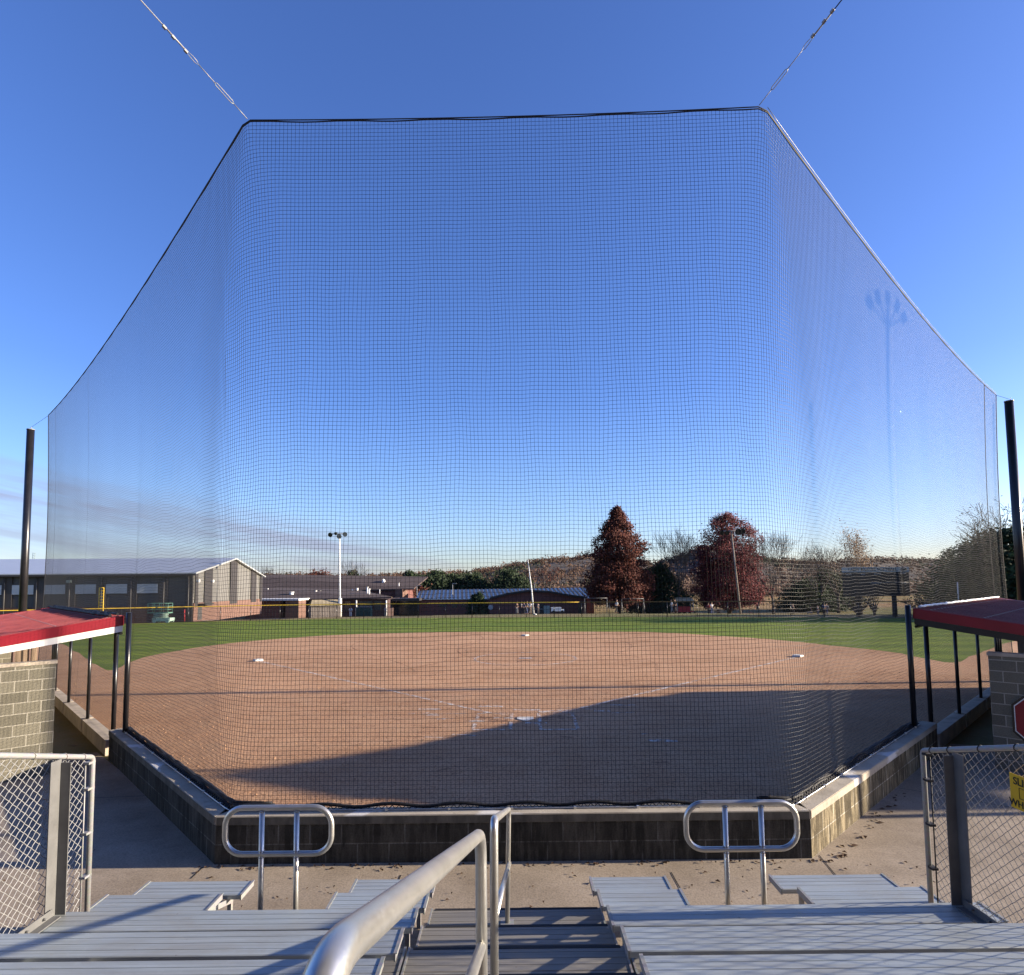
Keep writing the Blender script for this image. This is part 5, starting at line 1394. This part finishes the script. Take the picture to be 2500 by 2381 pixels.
# ------------------------------------------------------------------ people
def skin_mesh(name, verts, edges, rads, mat, parent, root=0):
    me = bpy.data.meshes.new(name); me.from_pydata([tuple(v) for v in verts], edges, []); ob = bpy.data.objects.new(name, me); col.objects.link(ob)
    md = ob.modifiers.new('s', 'SKIN'); lay = me.skin_vertices[0].data if me.skin_vertices else None
    if lay is None: me.skin_vertices.new(); lay = me.skin_vertices[0].data
    for i, r in enumerate(rads): lay[i].radius = (r, r) if not isinstance(r, tuple) else r
    lay[root].use_root = True; ob.modifiers.new('u', 'SUBSURF').levels = 1
    bpy.context.view_layer.update()
    m2 = bpy.data.meshes.new_from_object(ob.evaluated_get(bpy.context.evaluated_depsgraph_get())); bpy.data.objects.remove(ob)
    m2.materials.clear(); m2.materials.append(MT[mat]); 
    for pl_ in m2.polygons: pl_.use_smooth = True
    o = bpy.data.objects.new(name, m2); col.objects.link(o); o.parent = parent; return o
def person(u, D, label, top, legs, pose='stand', rz=0, h=1.7):
    p = at_ground(u, D); e = empty('person', label, 'person', p, rz, 'people beyond the outfield fence'); k = h/1.75; e.scale = (k, k, k)
    st = .18 if pose == 'walk' else .04; lean = .12 if pose == 'walk' else 0
    sit = pose == 'sit'
    if sit: hip = V(0, 0, .5)
    else: hip = V(0, 0, .93)
    ch = hip + V(0, lean*.4, .42); nk = ch + V(0, .01, .16)
    if sit: L = [hip, hip + V(-.1, .4, .0), V(-.1, .45, .08), hip + V(.1, .4, 0), V(.1, .45, .08)]; L = [L[0], L[1], L[2], L[3], L[4]]
    else: L = [hip, V(-.1, st*.5, .5), V(-.11, st, .08), V(.1, -st*.4, .5), V(.11, -st*1.3, .08)]
    vs = [hip, ch - V(0, 0, .15), ch, nk, nk + V(0, .02, .12), nk + V(0, .02, .24),
          ch + V(-.19, 0, .06), ch + V(-.25, -st*.6, -.2), ch + V(-.24, .08 - st, -.43), ch + V(.19, 0, .06), ch + V(.25, st*.6, -.2), ch + V(.24, .08 + st, -.43),
          L[0] + V(-.09, 0, -.04), L[1], L[2], L[2] + V(0, .12, -.03), L[0] + V(.09, 0, -.04), L[3], L[4], L[4] + V(0, .12, -.03)]
    ed = [(0, 1), (1, 2), (2, 3), (3, 4), (4, 5), (2, 6), (6, 7), (7, 8), (2, 9), (9, 10), (10, 11), (0, 12), (12, 13), (13, 14), (14, 15), (0, 16), (16, 17), (17, 18), (18, 19)]
    rd = [(.14, .11), (.13, .1), (.16, .11), .055, (.085, .1), (.07, .085), .06, .045, .035, .06, .045, .035, .085, .06, .045, .04, .085, .06, .045, .04]
    skin_mesh('body', vs, ed, rd, 'skin', e)
    sh = [0, 1, 2, 6, 7, 9, 10]; mp = {a_: i for i, a_ in enumerate(sh)}
    skin_mesh('shirt', [vs[i] for i in sh], [(0, 1), (1, 2), (2, 3), (3, 4), (2, 5), (5, 6)], [(.155, .125), (.15, .12), (.175, .13), .08, .065, .08, .065], top, e)
    sh = [0, 12, 13, 14, 16, 17, 18]
    skin_mesh('trousers', [vs[i] for i in sh], [(0, 1), (1, 2), (2, 3), (0, 4), (4, 5), (5, 6)], [(.15, .12), .1, .078, .065, .1, .078, .065], legs, e)
    hh_ = MB(); c_ = vs[5] + V(0, -.015, .0)
    for a_ in range(6):
        for b_ in range(10):
            t0, t1 = a_*.3, (a_ + 1)*.3; f0, f1 = b_*.628, (b_ + 1)*.628
            S = lambda t, f: c_ + V(.105*sin(t)*cos(f), .125*sin(t)*sin(f) - .015, .12*cos(t))
            hh_.face([S(t0, f0), S(t1, f0), S(t1, f1), S(t0, f1)], True)
    hh_.build('hair', 'hair', e, fix=False)
person(1262, 84, 'person in black standing at the left of the group by the white pole', 'cloth_black', 'cloth_grey', 'stand', .3)
person(1274, 83, 'person in grey top and dark trousers second in the group by the white pole', 'cloth_grey', 'cloth_black', 'walk', 1.2)
person(1280, 85, 'person in dark blue third in the group by the white pole', 'cloth_blue', 'cloth_black', 'stand', 2.)
person(1286, 83.5, 'person in tan top in the middle of the group by the white pole', 'cloth_tan', 'cloth_blue', 'walk', -1.2, 1.75)
person(1294, 83, 'person in white shirt at the right of the group by the white pole', 'cloth_white', 'cloth_tan', 'stand', 3.)
person(1314, 86, 'person in grey standing just right of the white pole', 'cloth_grey', 'cloth_tan', 'stand', 1.)
person(1505, 74, 'person in white top walking by the conical red tree trunk', 'cloth_white', 'cloth_black', 'walk', -1.4)
person(1641, 76, 'person in white shirt walking left beside the bare tree', 'cloth_white', 'cloth_grey', 'walk', 1.5)
person(1649, 76, 'person in black walking next to the one in white', 'cloth_black', 'cloth_black', 'walk', 1.5, 1.75)
person(1738, 84, 'person in white standing near the picnic table', 'cloth_white', 'cloth_blue', 'stand', .5)
person(1730, 88, 'person in red top near the picnic table', 'cloth_red', 'cloth_black', 'walk', 2.4)
person(1936, 86, 'person in black standing alone right of the spreading bare tree', 'cloth_black', 'cloth_black', 'stand', 0)
person(1980, 84, 'person in dark clothes crouching low left of the scoreboard', 'cloth_black', 'cloth_grey', 'sit', 1.)
person(1997, 85, 'person in pale grey between the two darker figures left of the scoreboard', 'cloth_grey', 'cloth_blue', 'stand', .5, 1.5)
person(2012, 82, 'tall person in dark blue left of the scoreboard', 'cloth_blue', 'cloth_black', 'stand', 0, 1.8)
person(2019, 83, 'person in grey hoodie beside the tall one in dark blue', 'cloth_grey', 'cloth_blue', 'walk', 2.)
person(856, 90, 'person in white shirt by the school wall left of the refuse container', 'cloth_white', 'cloth_white', 'stand', 0)
person(941, 92, 'person in grey standing under the school canopy', 'cloth_grey', 'cloth_tan', 'stand', 1.)
